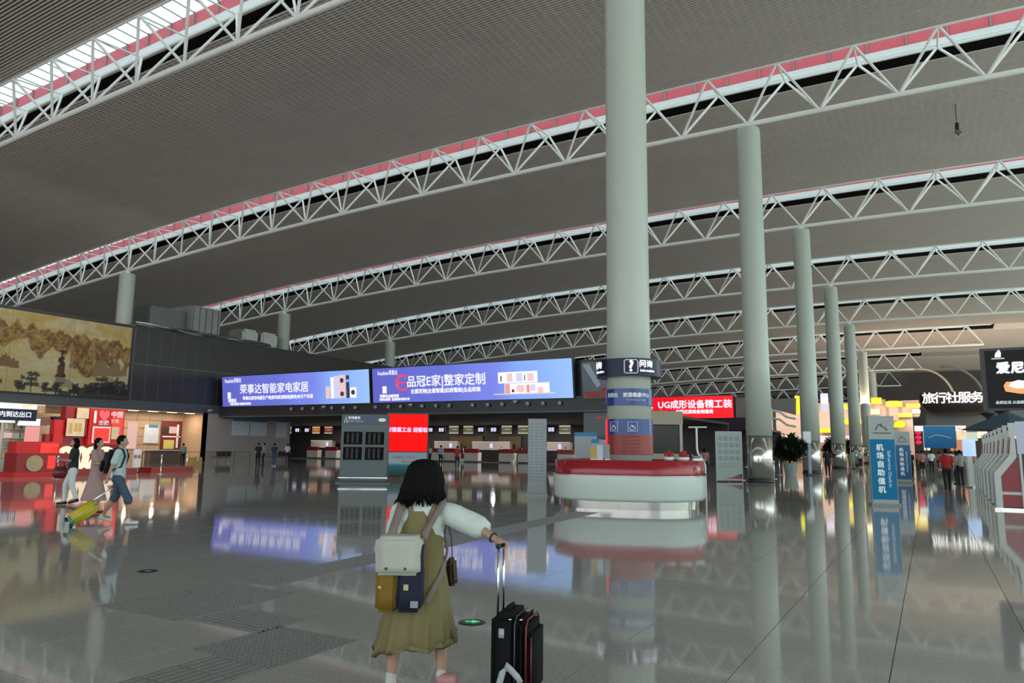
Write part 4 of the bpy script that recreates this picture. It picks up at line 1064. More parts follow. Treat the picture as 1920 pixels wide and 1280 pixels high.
# slim information pillar with blue screen, behind the largest plant
t = thing('info_pillar', 'slim pale blue information pillar behind the largest potted tree', 'kiosk', ((-6.92, 52.00, 0.72)[0], 52, 0), YAW)
box('body', -.1, .1, 0, .2, .1, 2.1, mat('pale_blue_face', (.32, .42, .55), .35), t); box('head', -.38, .12, -.05, .2, 2.1, 2.85, white_m, t); box('base', -.25, .2, -.2, .3, 0, .1, navy, t)
# white bent pole beside the counter
t = thing('lamp_pole', 'slim white pole with a bent foot behind the right end of the counter', 'pole', ((-7.15, 26.00, 1.24)[0], 26, 0))
bm = bmesh.new(); tube(bm, [(.30, -.2, 1.0), (.22, -.15, 1.18), (.0, 0, 1.42), (-.04, 0, 1.6), (-.04, 0, 2.35)], .035, 8); tube(bm, [(.3, -.2, 0), (.3, -.2, 1.0)], .03, 8); obj('pole', bm, white_m, t); box('arm', -.32, .32, -.03, .03, 2.33, 2.38, white_m, t)

# ---------------------------------------------------------------- second hall with the red banner, behind the column
red_banner = grad_mat('red_led_banner', [(0, (.85, 0, .02)), (1, (1.0, .02, .03))])
B = (-17.63, 78.00, 6.09)
s3 = screen('long bright red advertising screen with white lettering, right of the huge column', -30, B[0], 4.93, 7.25, 78, red_banner, radians(3))
ww = (B[0] + 30) / 2
text('UG成形设备精工装', .95, face_m(ww - 4.1, -.03, 1.42), lit_white, s3, bold=.03); text('安徽优质装备制造商', .45, face_m(ww - 4.1, -.03, .66), lit_white, s3, bold=.02); text('UG', 1.3, face_m(ww - 9.6, -.03, 1.35), lit_white, s3, bold=.03)
h2 = thing('wall_second_hall', None, None, kind='structure')
box('fascia', -32, B[0] + 2.3, 78.2, 78.7, 3.7, 4.95, mat('aubergine_fascia', (.035, .02, .035), .4), h2); box('canopy', -32, B[0] + 2.3, 78.6, 92, 3.7, 3.9, dark_m, h2); box('back', -32, B[0] + 2.3, 92, 92.3, 0, 3.7, mat('mauve_back_wall', (.12, .085, .095), .5), h2)
t = screen('pinkish grey poster panel right of the red screen', B[0] + .25, B[0] + 2.2, 4.95, 7.0, 78, mat('pink_grey_poster', (.32, .24, .21), .5, vary=.3, scale=1.5), 0.0)
t2 = None
for P in ((-22.57, 78.00, 4.57), (-20.74, 78.00, 4.56), (-19.61, 78.00, 4.55), (-18.61, 78.00, 4.54)):
    t = thing('spotlight', ordn(int(P[0] * 0) + len([o for o in COL.objects if o.get('label', '').endswith('under the red screen') and 'spot' in o.name]), 4) + ' faint spotlight on the fascia under the red screen', 'spotlight', (P[0], 78.12, 4.35), group='spotlights under the red screen')
    bm = bmesh.new(); lathe(bm, [(.1, .05), (.2, 0), (.18, -.08)], 14); bmesh.ops.rotate(bm, matrix=Matrix.Rotation(radians(-70), 3, 'X'), verts=bm.verts); obj('housing', bm, mat('dim_lamp_grey', (.12, .11, .12), .4), t, True)
for i, (P, w_, m_) in enumerate((((-25.47, 90.00, 3.99), 1.6, dark_m), ((-24.15, 90.00, 3.98), 1.6, dark_m), ((-23.05, 90.00, 3.66), 1.1, lilac_num))):
    t = thing('hanging_sign', ['left pale-edged board under the red screen', 'middle pale-edged board under the red screen', 'small white number sign under the red screen'][i], 'sign', (P[0], 88, P[2]))
    box('face', -w_ / 2, w_ / 2, 0, .1, -.25, .3, m_, t); box('strip', -w_ / 2, w_ / 2, -.03, 0, .2, .3, cream, t); box('strip', -w_ / 2, w_ / 2, -.03, 0, -.3, -.22, cream, t)
# cream food stall with a dark monitor just right of the column
K = (-14.64, 46.00, 3.00)
stall = thing('food_stall', 'cream stall front with pictured dishes above a dark monitor, right of the huge column', 'stall', (K[0], 46, 0), YAW)
box('front_board', -1.35, 1.05, 0, .3, 3.15, 4.0, mat('cream_stall', (.42, .37, .28), .5, vary=.1), stall); box('dark_monitor', -1.25, .8, .05, .3, 1.3, 3.1, mat('dark_glass_panel', (.03, .03, .024), .3), stall); box('post', .82, 1.0, -.05, .2, .0, 3.2, mat('cream_post', (.5, .45, .4), .4), stall); box('base', -1.3, .82, 0, .5, 0, 1.3, mat('cream_stall', (.42, .37, .28), .5), stall)
for k in range(11):
    bm = bmesh.new(); bmesh.ops.create_icosphere(bm, subdivisions=2, radius=R.uniform(.10, .2), matrix=Matrix.Translation((-1.2 + k * .21, .1, 4.0 + .18 * sin(k * 2.1) - k * .03)) @ Matrix.Diagonal((1, .5, 1, 1)))
    obj('food_cutout', bm, mat('food_%d' % (k % 4), [(.55, .25, .06), (.6, .5, .15), (.7, .6, .45), (.30, .22, .06)][k % 4], .5), stall)

# ---------------------------------------------------------------- far end: shop facade with yellow signs
pinkf = mat('salmon_shop_facade', (.55, .40, .335), .6, vary=.08, scale=.3)
fac = thing('wall_food_court', None, None, kind='structure')
FYY = 120
def AX(px): return px
L0 = (-25.69, 120.00, 1.10)[0]; R0 = (-1.17, 120.00, 1.44)[0]; zt_ = (-2.54, 120.00, 8.88)[2]
box('facade', L0, R0, FYY, FYY + .5, 0, zt_, pinkf, fac)
box('bright_band', L0, (-2.75, 120.00, 5.20)[0], FYY - .1, FYY, 2.9, 3.9, glow('lit_shop_band', (1, .82, .8), .9), fac)
box('shop_opening', L0 + 2, (-2.63, 120.00, 1.42)[0], FYY - .15, FYY - .02, .3, 2.7, glow('lit_shop_inside', (.62, .34, .2), .6), fac)
yell = glow('lit_yellow_sign', (1.0, .90, .02), 1.15)
def ysign(P, w_, h_, label, round_=False, d_=0.3, m_=None):
    t = thing('shop_sign', label, 'sign', P, group='lit yellow shop signs at the far end')
    m_ = m_ or yell
    if round_:
        bm = bmesh.new(); bmesh.ops.create_cone(bm, cap_ends=True, segments=24, radius1=.5, radius2=.5, depth=d_, matrix=Matrix.Rotation(pi / 2, 4, 'X')); bmesh.ops.transform(bm, matrix=Matrix.Diagonal((w_, 1, h_, 1)), verts=bm.verts); obj('face', bm, m_, t)
        bm = bmesh.new(); bmesh.ops.create_cone(bm, cap_ends=True, segments=24, radius1=.55, radius2=.55, depth=d_ * .8, matrix=Matrix.Translation((0, .1, 0)) @ Matrix.Rotation(pi / 2, 4, 'X')); bmesh.ops.transform(bm, matrix=Matrix.Diagonal((w_, 1, h_, 1)), verts=bm.verts); obj('rim', bm, dark_m, t); box('mount', -.2, .2, .1, FYY - .3 - P[1], -.2, .2, dark_m, t)
    else:
        box('face', -w_ / 2, w_ / 2, -d_ / 2, 0, -h_ / 2, h_ / 2, m_, t, .05); box('mount', -w_ / 2 + .1, w_ / 2 - .1, 0, FYY - .3 - P[1], -h_ / 2 + .05, h_ / 2 - .05, pinkf, t)
ysign((-6.41, 119.00, 8.97), 1.4, .9, 'lit yellow sign at the top left corner of the salmon facade'); ysign((-4.16, 119.00, 8.46), 2.1, .8, 'wide lit yellow sign at the top of the salmon facade'); ysign((-1.75, 119.00, 8.19), 1.8, .6, 'lit yellow sign at the top right of the salmon facade')
ysign((-2.83, 119.00, 6.84), 1.8, .6, 'lit yellow sign in the middle of the salmon facade'); ysign((-6.64, 119.00, 7.35), 1.2, .8, 'pale yellow lit sign behind the blue pylon head', m_=glow('lit_pale_yellow', (.95, .85, .35), 1.0)); ysign((-1.40, 119.00, 7.35), 1.0, .6, 'small cream lit sign near the right end of the facade', m_=glow('lit_cream_sign', (.95, .9, .7), 1.0))
ysign((-3.48, 118.00, 5.52), 1.5, 1.0, 'round lit yellow sign above the second blue pylon', True); ysign((-7.28, 118.00, 5.93), 1.3, .95, 'lit yellow round sign left of the blue pylon', True); ysign((-8.19, 118.00, 5.93), 1.1, .95, 'lit yellow round sign behind the sixth column', True); ysign((-10.24, 118.00, 5.95), 1.1, .95, 'lit yellow round sign between the fourth and fifth columns', True)
ysign((-13.41, 118.00, 4.63), 1.6, .6, 'flat lit yellow sign between the third and fourth columns'); ysign((-10.29, 119.00, 8.19), 1.0, .8, 'small lit yellow sign high between the fourth and fifth columns'); ysign((-4.37, 118.00, 5.30), .9, .5, 'small yellow sign left of the round yellow sign')
for i, P in enumerate(((-16.05, 112.00, 8.06), (-12.62, 112.00, 8.30))):
    t = thing('shop_sign', ['thin lit yellow upright sign left of the third column', 'lilac white lit panel between the third and fourth columns'][i], 'sign', P); box('face', -.5, .5, -.2, 0, -1.2, 1.4, [yell, glow('lit_lilac_panel', (.8, .76, .9), .9)][i], t)
# pink cornice pieces of the facade
for a_ in ((1640, 1672), (1674, 1706), (1708, 1727)): pass
for q, (PA, PB) in enumerate((((-6.75, 119.00, 9.21), (-5.12, 119.00, 6.10)), ((-4.89, 119.00, 9.02), (-3.48, 119.00, 6.09)), ((-3.18, 119.00, 8.98), (-0.84, 119.00, 6.67)))):
    box('facade_panel', PA[0], PB[0] - .15, FYY - .35, FYY, PB[2], PA[2], pinkf, fac, .03)
# dark post with red lanterns
t = thing('lantern_post', 'black post with a column of four red lanterns right of the salmon facade', 'lantern', ((-1.15, 100.00, 3.96)[0], 100, 0))
box('post', -.45, .35, 0, .4, 0, (-1.10, 100.00, 5.73)[2], dark_m, t)
for z in ((-1.18, 100.00, 4.46)[2], (-1.21, 100.00, 3.90)[2], (-1.25, 100.00, 3.33)[2], (-1.28, 100.00, 2.77)[2]):
    bm = bmesh.new(); bmesh.ops.create_icosphere(bm, subdivisions=2, radius=1, matrix=Matrix.Translation((0, -.25, z)) @ Matrix.Diagonal((.33, .25, .26, 1))); obj('lantern', bm, glow('lit_red_lantern', (.95, .02, .10), .9), t, True)
# lit curved white canopy lines and grey stair flank between second and third columns
t = thing('escalator_flank', 'pale grey sloping balustrade panel with white handrails between the second and third columns', 'balustrade', (0, 100, 0))
A_, B_, C_, D_ = (-17.84, 100.00, 8.26), (-14.67, 100.00, 8.33), (-14.77, 100.00, 6.14), (-17.88, 100.00, 7.08)
bm = bmesh.new(); prism(bm, [(A_[0], A_[2]), (B_[0], B_[2]), (C_[0], C_[2]), (D_[0], D_[2])], 0, .3); obj('panel', bm, mat('pale_grey_panel', (.30, .28, .25), .5), t); box('support', A_[0] + .2, A_[0] + .6, .05, .25, 0, D_[2], mat('pale_grey_panel', (.30, .28, .25), .5), t)
for o_ in (0, 1.0):
    bm = bmesh.new(); tube(bm, [(D_[0], -.2, D_[2] - .3 - o_), (D_[0] + 1.2, -.2, D_[2] - .5 - o_), ((D_[0] + C_[0]) / 2 + .5, -.2, D_[2] - 1.2 - o_), (C_[0], -.2, C_[2] - .5 - o_)], .16, 6); obj('handrail', bm, fascia_white, t)
# grey end wall with the oval lit sign
gw = thing('wall_right_end', None, None, kind='structure')
GY = 86.0
gl = (-0.20, 86.00, 7.31); gb = (0.88, 86.00, 4.05)
box('upper_wall', gl[0], 26, GY, GY + .5, gb[2], gl[2] + .0, mat('warm_grey_end_wall', (.20, .19, .175), .6), gw)
box('soffit', gl[0], 26, GY, GY + 12, gb[2] - .1, gb[2], white_m, gw)
ov = thing('oval_sign', 'dark oval booth canopy carrying six lit white characters on the grey end wall', 'sign', ((2.71, 84.50, 6.61)[0], 84.72, (2.72, 84.50, 6.72)[2]))
bm = bmesh.new()
rings = []
for z_, rx, ry in ((-1.5, .6, .2), (-1.45, 1.7, .5), (-1.1, 2.6, .9), (-.6, 3.1, 1.15), (-.1, 3.35, 1.25), (.55, 3.4, 1.3), (.75, 3.3, 1.2)):
    rings.append([bm.verts.new((rx * cos(2 * pi * k / 40), ry * sin(2 * pi * k / 40), z_)) for k in range(40)])
for p_, q_ in zip(rings, rings[1:]):
    for k in range(40): bm.faces.new((p_[k], p_[(k + 1) % 40], q_[(k + 1) % 40], q_[k]))
bm.faces.new(rings[0][::-1]); bm.faces.new(rings[-1])
obj('canopy', bm, mat('brown_black_canopy', (.035, .025, .022), .4), ov, True)
for i, ch in enumerate('旅行社服务点'):
    x = -2.55 + i * 1.02; text(ch, 1.15, face_m(x, -1.36 + .045 * abs(i - 2.5) ** 2, .12), glow('lit_warm_white_letters', (1.0, .96, .90), 1.6), ov, bold=.022, ext=.04)
# arched ribs of the end vault
rib_m = mat('pale_arch_rib', (.30, .28, .24), .6)
for i, (P, r_) in enumerate((((2.23, 108.00, 8.73), 4.1), ((-0.79, 118.00, 9.47), 4.2))):
    t = thing('arch_rib', ['larger curved pale roof rib above the oval sign', 'smaller curved pale roof rib left of the oval sign'][i], 'roof rib', (P[0], P[1], P[2] - 1.0))
    bm = bmesh.new(); tube(bm, [(r_ * cos(radians(a)) , 0, 1.15 * r_ * sin(radians(a))) for a in range(0, 100, 8)], .16, 6); obj('rib', bm, rib_m, t, True)
# dark vault wall behind the end wall
vt = thing('wall_vault', None, None, kind='structure')
box('vault_sheet', (-8.08, 150.00, 15.93)[0], 40, 150, 150.4, 0, 22, mat('dark_vault', (.075, .062, .052), .6), vt)

# black advertising screen, upper right
Q = (1.66, 27.00, 3.83)
s4 = screen('black advertising screen with white characters and an orange shape, at the right photo edge', Q[0], Q[0] + 3.4, (1.63, 27.00, 2.94)[2], (1.72, 27.00, 4.71)[2], 27, grad_mat('black_led', [(0, (.008, .008, .008)), (1, (.01, .01, .01))]), radians(2))
w4 = 1.7
def w_(x): return x - w4
text('爱尼', .37, face_m(w_(.63), -.02, 1.20), lit_white, s4, bold=.02); text('品质生活 从健康睡眠开始', .10, face_m(w_(.75), -.02, .16), print_white, s4, bold=.006)
box('underline', w_(.16), w_(.50), -.03, -.005, 1.50, 1.54, print_white, s4)
bm = bmesh.new(); prism(bm, [(w_(.25), 1.56), (w_(.41), 1.56), (w_(.42), 1.70), (w_(.37), 1.80), (w_(.27), 1.68)], -.03, -.005); obj('logo_mark', bm, lit_white, s4)
bm = bmesh.new(); prism(bm, [(w_(.42), .68), (w_(.46), .50), (w_(.85), .42), (w_(1.4), .45), (w_(1.4), .72), (w_(.9), .78), (w_(.5), .80)], -.03, -.005); obj('picture_shape', bm, glow('lit_orange_shape', (.85, .40, .12), .9), s4)
bm = bmesh.new(); prism(bm, [(w_(.55), .66), (w_(.75), .58), (w_(1.4), .60), (w_(1.4), .74), (w_(.8), .84), (w_(.62), .78)], -.045, -.03); obj('picture_shape', bm, lit_white, s4)
for q in (.5, 1.3): box('hanger', q - .03, q + .03, .15, .2, 2.1, 16.2, dark_m, s4)

# black lamp posts
for i, (P, s_) in enumerate((((3.62, 60.00, 4.27), 1), ((3.82, 52.00, 4.12), 1))):
    t = thing('lamp_post', ['farther black lamp post with a flat disc head', 'nearer black lamp post with a conical head, under the black screen'][i], 'lamp post', (P[0], P[1], 0))
    bm = bmesh.new(); tube(bm, [(0, 0, 0), (0, 0, P[2] - .3)], .12, 10); obj('post', bm, black_m, t, True)
    bm = bmesh.new(); lathe(bm, [(.12, P[2] - .35), (.5, P[2] - .02), (.52, P[2] + .05), (.1, P[2] + .08)], 20); obj('head', bm, black_m, t, True)
# teal parasol / awning and pale blue box at the edge
t = thing('parasol', 'dark teal parasol canopy above the red kiosks at the right edge', 'parasol', ((3.74, 48.00, 2.91)[0], 48, 0))
zc_ = (3.74, 48.00, 2.82)[2]
bm = bmesh.new(); lathe(bm, [(2.2, zc_), (.05, zc_ + 1.0)], 8, cap=False); obj('canopy', bm, mat('teal_canvas', (.03, .07, .09), .7), t); bm = bmesh.new(); tube(bm, [(0, 0, 0), (0, 0, zc_ + 1.0)], .04, 8); obj('pole', bm, black_m, t)
t = thing('light_box', 'pale blue-grey upright light box cut by the right edge of the photo', 'light box', ((2.28, 26.00, 1.56)[0], 26, 0)); box('face', -.06, .8, 0, .2, 1.55, (2.35, 26.00, 2.49)[2], glow('pale_blue_box', (.30, .36, .44), .8), t); box('stand', -.05, .8, 0, .2, 0, 1.55, dark_m, t)
t = thing('potted_shrub', 'dark green shrub behind the nearest red kiosk', 'plant', ((2.84, 34.00, 1.66)[0], 34, 0))
bm = bmesh.new(); lathe(bm, [(.25, 0), (.32, .6)], 16); obj('planter', bm, dark_m, t)
bm = bmesh.new()
for k in range(220):
    c = Vector((R.gauss(0, .22), R.gauss(0, .22), 1.3 + R.gauss(0, .35))); d = Vector((R.uniform(-1, 1), R.uniform(-1, 1), R.uniform(-.3, 1))).normalized(); u, v = frame(d); bm.faces.new([bm.verts.new(q) for q in (c, c + d * .08 + u * .03, c + d * .17, c + d * .08 - u * .03)])
tag(obj('foliage', bm, mat('mid_green_leaf', (.035, .075, .015), .5, vary=.4), t), kind='stuff')
# blue hanging sign and lit shops under the end wall
t = thing('hanging_sign', 'blue square sign with a pale swoosh hanging over the queue', 'sign', (0.74, 70.00, 2.80))
box('face', -1.15, 1.15, 0, .2, -.85, .95, grad_mat('blue_poster', [(0, (.01, .10, .26)), (1, (.03, .19, .38))], 2, .7), t); bm = bmesh.new(); tube(bm, [(-.8, -.03, .0), (-.3, -.03, .2), (.2, -.03, .15), (.8, -.03, -.05)], .06, 6); obj('swoosh', bm, mat('pale_swoosh', (.5, .45, .42), .5), t)
for q in (-1.0, 1.0): box('post', q - .04, q + .04, .05, .15, -(0.74, 70.00, 2.80)[2], -.85, dark_m, t)
for i, (P, w_s, h_s, m_, l) in enumerate((((0.90, 80.00, 3.83), 4.2, .5, glow('lit_shop_white', (.95, .95, .9), 1.0), 'long white lit strip above the blue square sign'), ((-0.25, 80.00, 2.88), .5, 2.2, lit_cream, 'upright cream lit panel left of the blue square sign'), ((2.25, 80.00, 2.84), 1.2, 2.2, glow('lit_orange_shop', (.75, .28, .08), .7), 'orange lit shop panel right of the blue square sign'), ((3.36, 80.00, 3.09), 1.0, .8, glow('lit_pale_green', (.6, .65, .5), .9), 'pale green lit panel over the queue'), ((4.37, 80.00, 3.23), 1.0, .6, lit_cream, 'cream lit panel right of the pale green one'), ((2.61, 80.00, 3.23), .8, .9, lit_cream, 'cream lit panel beside the orange shop panel'), ((5.78, 80.00, 3.09), 2.4, .35, lit_cream, 'cream strip light above the kiosks'), ((6.80, 80.00, 3.38), 1.2, .4, lit_cream, 'small cream strip light at the far right'))):
    t = thing('shop_sign', l, 'sign', P, group='lit panels under the grey end wall'); box('face', -w_s / 2, w_s / 2, 0, .2, -h_s / 2, h_s / 2, m_, t); box('back', -w_s / 2, w_s / 2, .2, .3, -h_s / 2, h_s / 2, dark_m, t)
for q in range(5): area('end_shop_light', (1.5 + q * 2.6, 88, 3.9), (0, 0, 0), .5, .5, 110, (1.0, .78, .5))
area('food_court_light', (-10, 116, 7.5), (radians(35), 0, 0), 34, .6, 1700, (1.0, .84, .70))
area('food_court_uplight', (2, 112, 8.2), (radians(155), 0, 0), 30, 2, 1900, (1.0, .74, .50))

# red and white self check-in kiosks
k_white = mat('kiosk_white', (.52, .55, .52), .3); k_red = mat('kiosk_red', (.24, .008, .012), .3)
def kiosk(P, label, src=None):
    if src: return dup(src, P, label=label)
    t = thing('check_in_kiosk', label, 'kiosk', P, 0, group='red and white check-in kiosks')
    side = [(.0, .0), (.0, 1.0), (.40, 1.52), (.46, 2.05), (.56, 2.05), (.56, 1.45), (.16, .92), (.16, 0)]
    for y0 in (-.36, .31):
        bm = bmesh.new(); prism(bm, side, y0, y0 + .05); obj('side_panel', bm, k_white, t)
    bm = bmesh.new(); prism(bm, [(.16, .08), (.16, .90), (.50, 1.38), (.62, 1.38), (.66, .08)], -.31, .31); obj('cabinet', bm, k_red, t)
    box('rear_side', .62, .68, -.36, .36, .05, 1.55, k_white, t); box('crossbar', .16, .64, -.33, -.31, .42, .50, k_white, t)
    bm = bmesh.new(); prism(bm, [(.02, 1.0), (.40, 1.50), (.43, 1.47), (.06, .97)], -.30, .30); obj('touch_screen', bm, glow('kiosk_screen', (.05, .06, .08), .6), t)
    bm = bmesh.new(); prism(bm, [(.38, 1.55), (.44, 2.0), (.47, 2.0), (.42, 1.55)], -.30, .30); obj('red_header', bm, k_red, t)
    bm = bmesh.new(); prism(bm, [(.44, 2.05), (.44, 2.42), (.62, 2.42), (.62, 2.05)], -.05, .05); obj('camera_mast', bm, k_white, t)
    box('lens', .41, .44, -.03, .03, 2.2, 2.3, black_m, t)
    box('base', -.05, .75, -.42, .42, 0, .06, steel_m, t, .01)
    return t
kp = (1.52, 24.93, 0.00)
k1 = kiosk((kp[0], kp[1] + .3, 0), 'nearest red and white check-in kiosk, at the right edge of the photo')
for i in range(1, 8): kiosk((kp[0] + .03 * i, kp[1] + .3 + 2.35 * i, 0), ['second', 'third', 'fourth', 'fifth', 'sixth', 'seventh', 'eighth'][i - 1] + ' red and white check-in kiosk from the right edge of the photo', k1)
t = thing('info_screen', 'small lit pale blue upright screen beside the people in grey shirts', 'screen', ((1.56, 40.00, 1.78)[0], 40, 0), YAW)
box('pillar', -.12, .12, 0, .12, 0, 1.5, white_m, t); box('display', -.28, .30, -.02, .05, 1.42, 2.2, glow('lit_pale_blue_screen', (.45, .62, .95), 1.0), t); box('base', -.3, .3, -.2, .25, 0, .05, steel_m, t)

# ceiling hung speakers and bird-like sensors
for i, (P, l) in enumerate((((2.41, 46.00, 19.52), 'dark hanging sensor under the third roof bay at upper right'), )):
    t = thing('hanging_sensor', l, 'sensor', P)
    bm = bmesh.new(); tube(bm, [(0, 0, .35), (0, 0, -.1)], .10, 8); tube(bm, [(0, 0, .35), (0, 0, 2.0)], .02, 5); obj('stem', bm, black_m, t); bm = bmesh.new(); tube(bm, [(-.05, 0, -.1), (.15, 0, -.35)], .12, 10); obj('head', bm, mat('brass_grey', (.18, .15, .08), .4), t)

# ducts on top of the left wall
foil = mat('foil_wrapped_duct', (.55, .55, .53), .28, .8, vary=.25, scale=3, bump=.6); duct = mat('galvanised_duct', (.16, .165, .16), .4, .5, vary=.2, scale=1)
t = thing('air_duct', 'large dark galvanised duct box on top of the left wall', 'duct', (-60, 0, 0))
box('long_side', -2.6, -.3, 40.2, 44.0, 11.4, 13.9, duct, t, .03); box('near_end', -3.2, .4, 44.0, 47.2, 11.5, 14.5, mat('pale_galvanised_duct', (.30, .31, .30), .4, .4, vary=.25, scale=2), t, .03)
for q in range(5): box('standing_seam', .38, .46, 44.1 + q * .7, 44.16 + q * .7, 11.6, 14.4, duct, t)
t = thing('air_duct', 'left silver foil-wrapped duct end beside the cream column', 'duct', (-60, 0, 0)); box('foil_box', -2, .5, 50.0, 52.0, 11.6, 13.2, foil, t, .25)
t = thing('air_duct', 'right silver foil-wrapped duct end touching the cream column', 'duct', (-60, 0, 0)); box('foil_box', -2, .5, 52.4, 54.6, 11.6, 13.2, foil, t, .25)
t = thing('pipe_bundle', 'tangle of low grey pipes along the top of the left wall', 'pipes', (-58.6, 0, 0))
for q in range(6):
    bm = bmesh.new(); tube(bm, [(R.uniform(-.6, .6), 38 + k * 2.4, 11.5 + R.uniform(0, .45)) for k in range(7)], R.uniform(.07, .16), 7); obj('pipe', bm, foil if q % 2 else duct, t, True)
# ---------------------------------------------------------------- people
skin = mat('skin', (.40, .24, .165), .5, vary=.06, scale=8)
hair_m = mat('black_hair', (.004, .0035, .0035), .75, vary=.3, scale=60, bump=.2, spec=.12)
def cloth(name, c, r=.8): return mat(name, c, r, vary=.12, scale=5, bump=.25)
def rot2(v, a): return (v[0] * cos(a) - v[1] * sin(a), v[0] * sin(a) + v[1] * cos(a))
def person(label, P, face, H=1.70, stride=0.0, top=None, legs='trousers', bottom=None, shoes=None, hair='short', sleeves='short',
           larm=None, rarm=None, vox=.022, lean=0.0, group=None, belt=True):
    """face: heading (rotation about z; 0 looks along +y). arms: (elbow, wrist) offsets from the shoulder"""
    t = thing('person', label, 'person', P, face, group=group)
    s = H / 1.70
    def V(x, y, z): return Vector((x * s, (y + lean * (z - .9) if z > .9 else y) * s, z * s))
    st_ = stride
    hipz = .90 - .03 * abs(st_)
    hip = {1: V(.095, 0, hipz), -1: V(-.095, 0, hipz)}
    foot = {1: V(.10, .42 * st_, .09 + (.07 if st_ < -.1 else 0)), -1: V(-.10, -.42 * st_, .09 + (.07 if st_ > .1 else 0))}
    knee = {k: (hip[k] + foot[k]) / 2 + Vector((0, .05 + .06 * abs(st_), 0.01)) * s for k in (1, -1)}
    sh = {1: V(.185, 0, 1.385), -1: V(-.185, 0, 1.385)}
    dfl = ((.05, -.02, -.29), (.07, .10 - .0, -.52))
    arm = {}
    for k, a in ((1, rarm), (-1, larm)):
        e, w_ = a or (dfl[0], (.06, .05, -.54))
        arm[k] = (sh[k] + Vector((k * e[0], e[1], e[2])) * s, sh[k] + Vector((k * w_[0], w_[1], w_[2])) * s)
    # continuous body
    bm = bmesh.new()
    hd = V(0, .015, 1.585)
    ellip(bm, hd, (.073 * s, .088 * s, .108 * s)); ellip(bm, hd + Vector((0, .03, -.045)) * s, (.052 * s, .060 * s, .065 * s))
    capsule(bm, hd + Vector((0, .083, .0)) * s, hd + Vector((0, .108, -.028)) * s, .010 * s, .016 * s, 8)
    for k in (1, -1): ellip(bm, hd + Vector((k * .075, -.005, -.01)) * s, (.012 * s, .02 * s, .03 * s))
    capsule(bm, V(0, 0, 1.40), V(0, .01, 1.52), .058 * s, .052 * s)
    ellip(bm, V(0, 0, 1.22), (.145 * s, .095 * s, .20 * s)); ellip(bm, V(0, 0, .97), (.15 * s, .10 * s, .14 * s)); capsule(bm, sh[-1], sh[1], .05 * s, .05 * s)
    for k in (1, -1):
        e, w_ = arm[k]
        capsule(bm, sh[k], e, .050 * s, .038 * s); capsule(bm, e, w_, .037 * s, .025 * s)
        d = (w_ - e).normalized(); pc = w_ + d * .05 * s; u, v = frame(d)
        ellip(bm, pc, (.028 * s, .028 * s, .045 * s))
        for f in range(4): b0 = pc + u * (.022 * (f - 1.5) / 1.5) * s + d * .03 * s; capsule(bm, b0, b0 + d * (.045 + .008 * (1.5 - abs(f - 1.5))) * s + v * .018 * s, .0085 * s, .0075 * s, 6)
        capsule(bm, pc - u * .02 * s, pc - u * .045 * s + d * .03 * s, .010 * s, .008 * s, 6)
        capsule(bm, hip[k], knee[k], .075 * s, .052 * s); capsule(bm, knee[k], foot[k], .052 * s, .034 * s); capsule(bm, foot[k], foot[k] + Vector((0, .13, -.05)) * s, .036 * s, .03 * s)
    melt('body', bm, min(vox, .016), skin, t, 2)
    # hair
    bm = bmesh.new()
    ellip(bm, hd + Vector((0, -.018, .022)) * s, (.086 * s, .096 * s, .108 * s))
    if hair == 'long': 
        ellip(bm, hd + Vector((0, -.05, -.09)) * s, (.085 * s, .06 * s, .15 * s)); ellip(bm, hd + Vector((0, -.06, -.2)) * s, (.075 * s, .045 * s, .12 * s))
    elif hair == 'bun': ellip(bm, hd + Vector((0, -.1, .06)) * s, (.04 * s, .04 * s, .04 * s))
    elif hair == 'bob': ellip(bm, hd + Vector((0, -.035, -.05)) * s, (.098 * s, .085 * s, .12 * s))
    # bare the face
    for v in bm.verts:
        q = v.co - hd
        if q.y > .045 * s and q.z < .055 * s: v.co.y = hd.y + .045 * s - .02 * s
    melt('hair', bm, .014, hair_m, t, 1)
    # top
    bm = bmesh.new(); hem = .86 if legs != 'dress' else .95
    secs = [(0, 0, hem, .165, .118), (0, 0, 1.0, .160, .115), (0, 0, 1.15, .150, .108), (0, 0, 1.3, .175, .118), (0, 0, 1.39, .175, .10), (0, .0, 1.43, .12, .085), (0, .005, 1.455, .07, .065)]
    loft(bm, [((V(a, b, c)).x, V(a, b, c).y, c * s, d * s, e * s) for a, b, c, d, e in secs])
    for k in (1, -1):
        e, w_ = arm[k]
        if sleeves == 'short': capsule(bm, sh[k], sh[k].lerp(e, .72), .066 * s, .066 * s)
        elif sleeves == 'long': capsule(bm, sh[k], e, .064 * s, .052 * s); capsule(bm, e, e.lerp(w_, .93), .050 * s, .036 * s)
        else: capsule(bm, sh[k], sh[k].lerp(e, .12), .058 * s, .055 * s)
    melt('shirt', bm, vox, top, t, 2)
    # lower clothing
    bm = bmesh.new(); secs = [(0, 0, .80, .150, .115), (0, 0, .9, .158, .118), (0, 0, .99, .145, .105)]
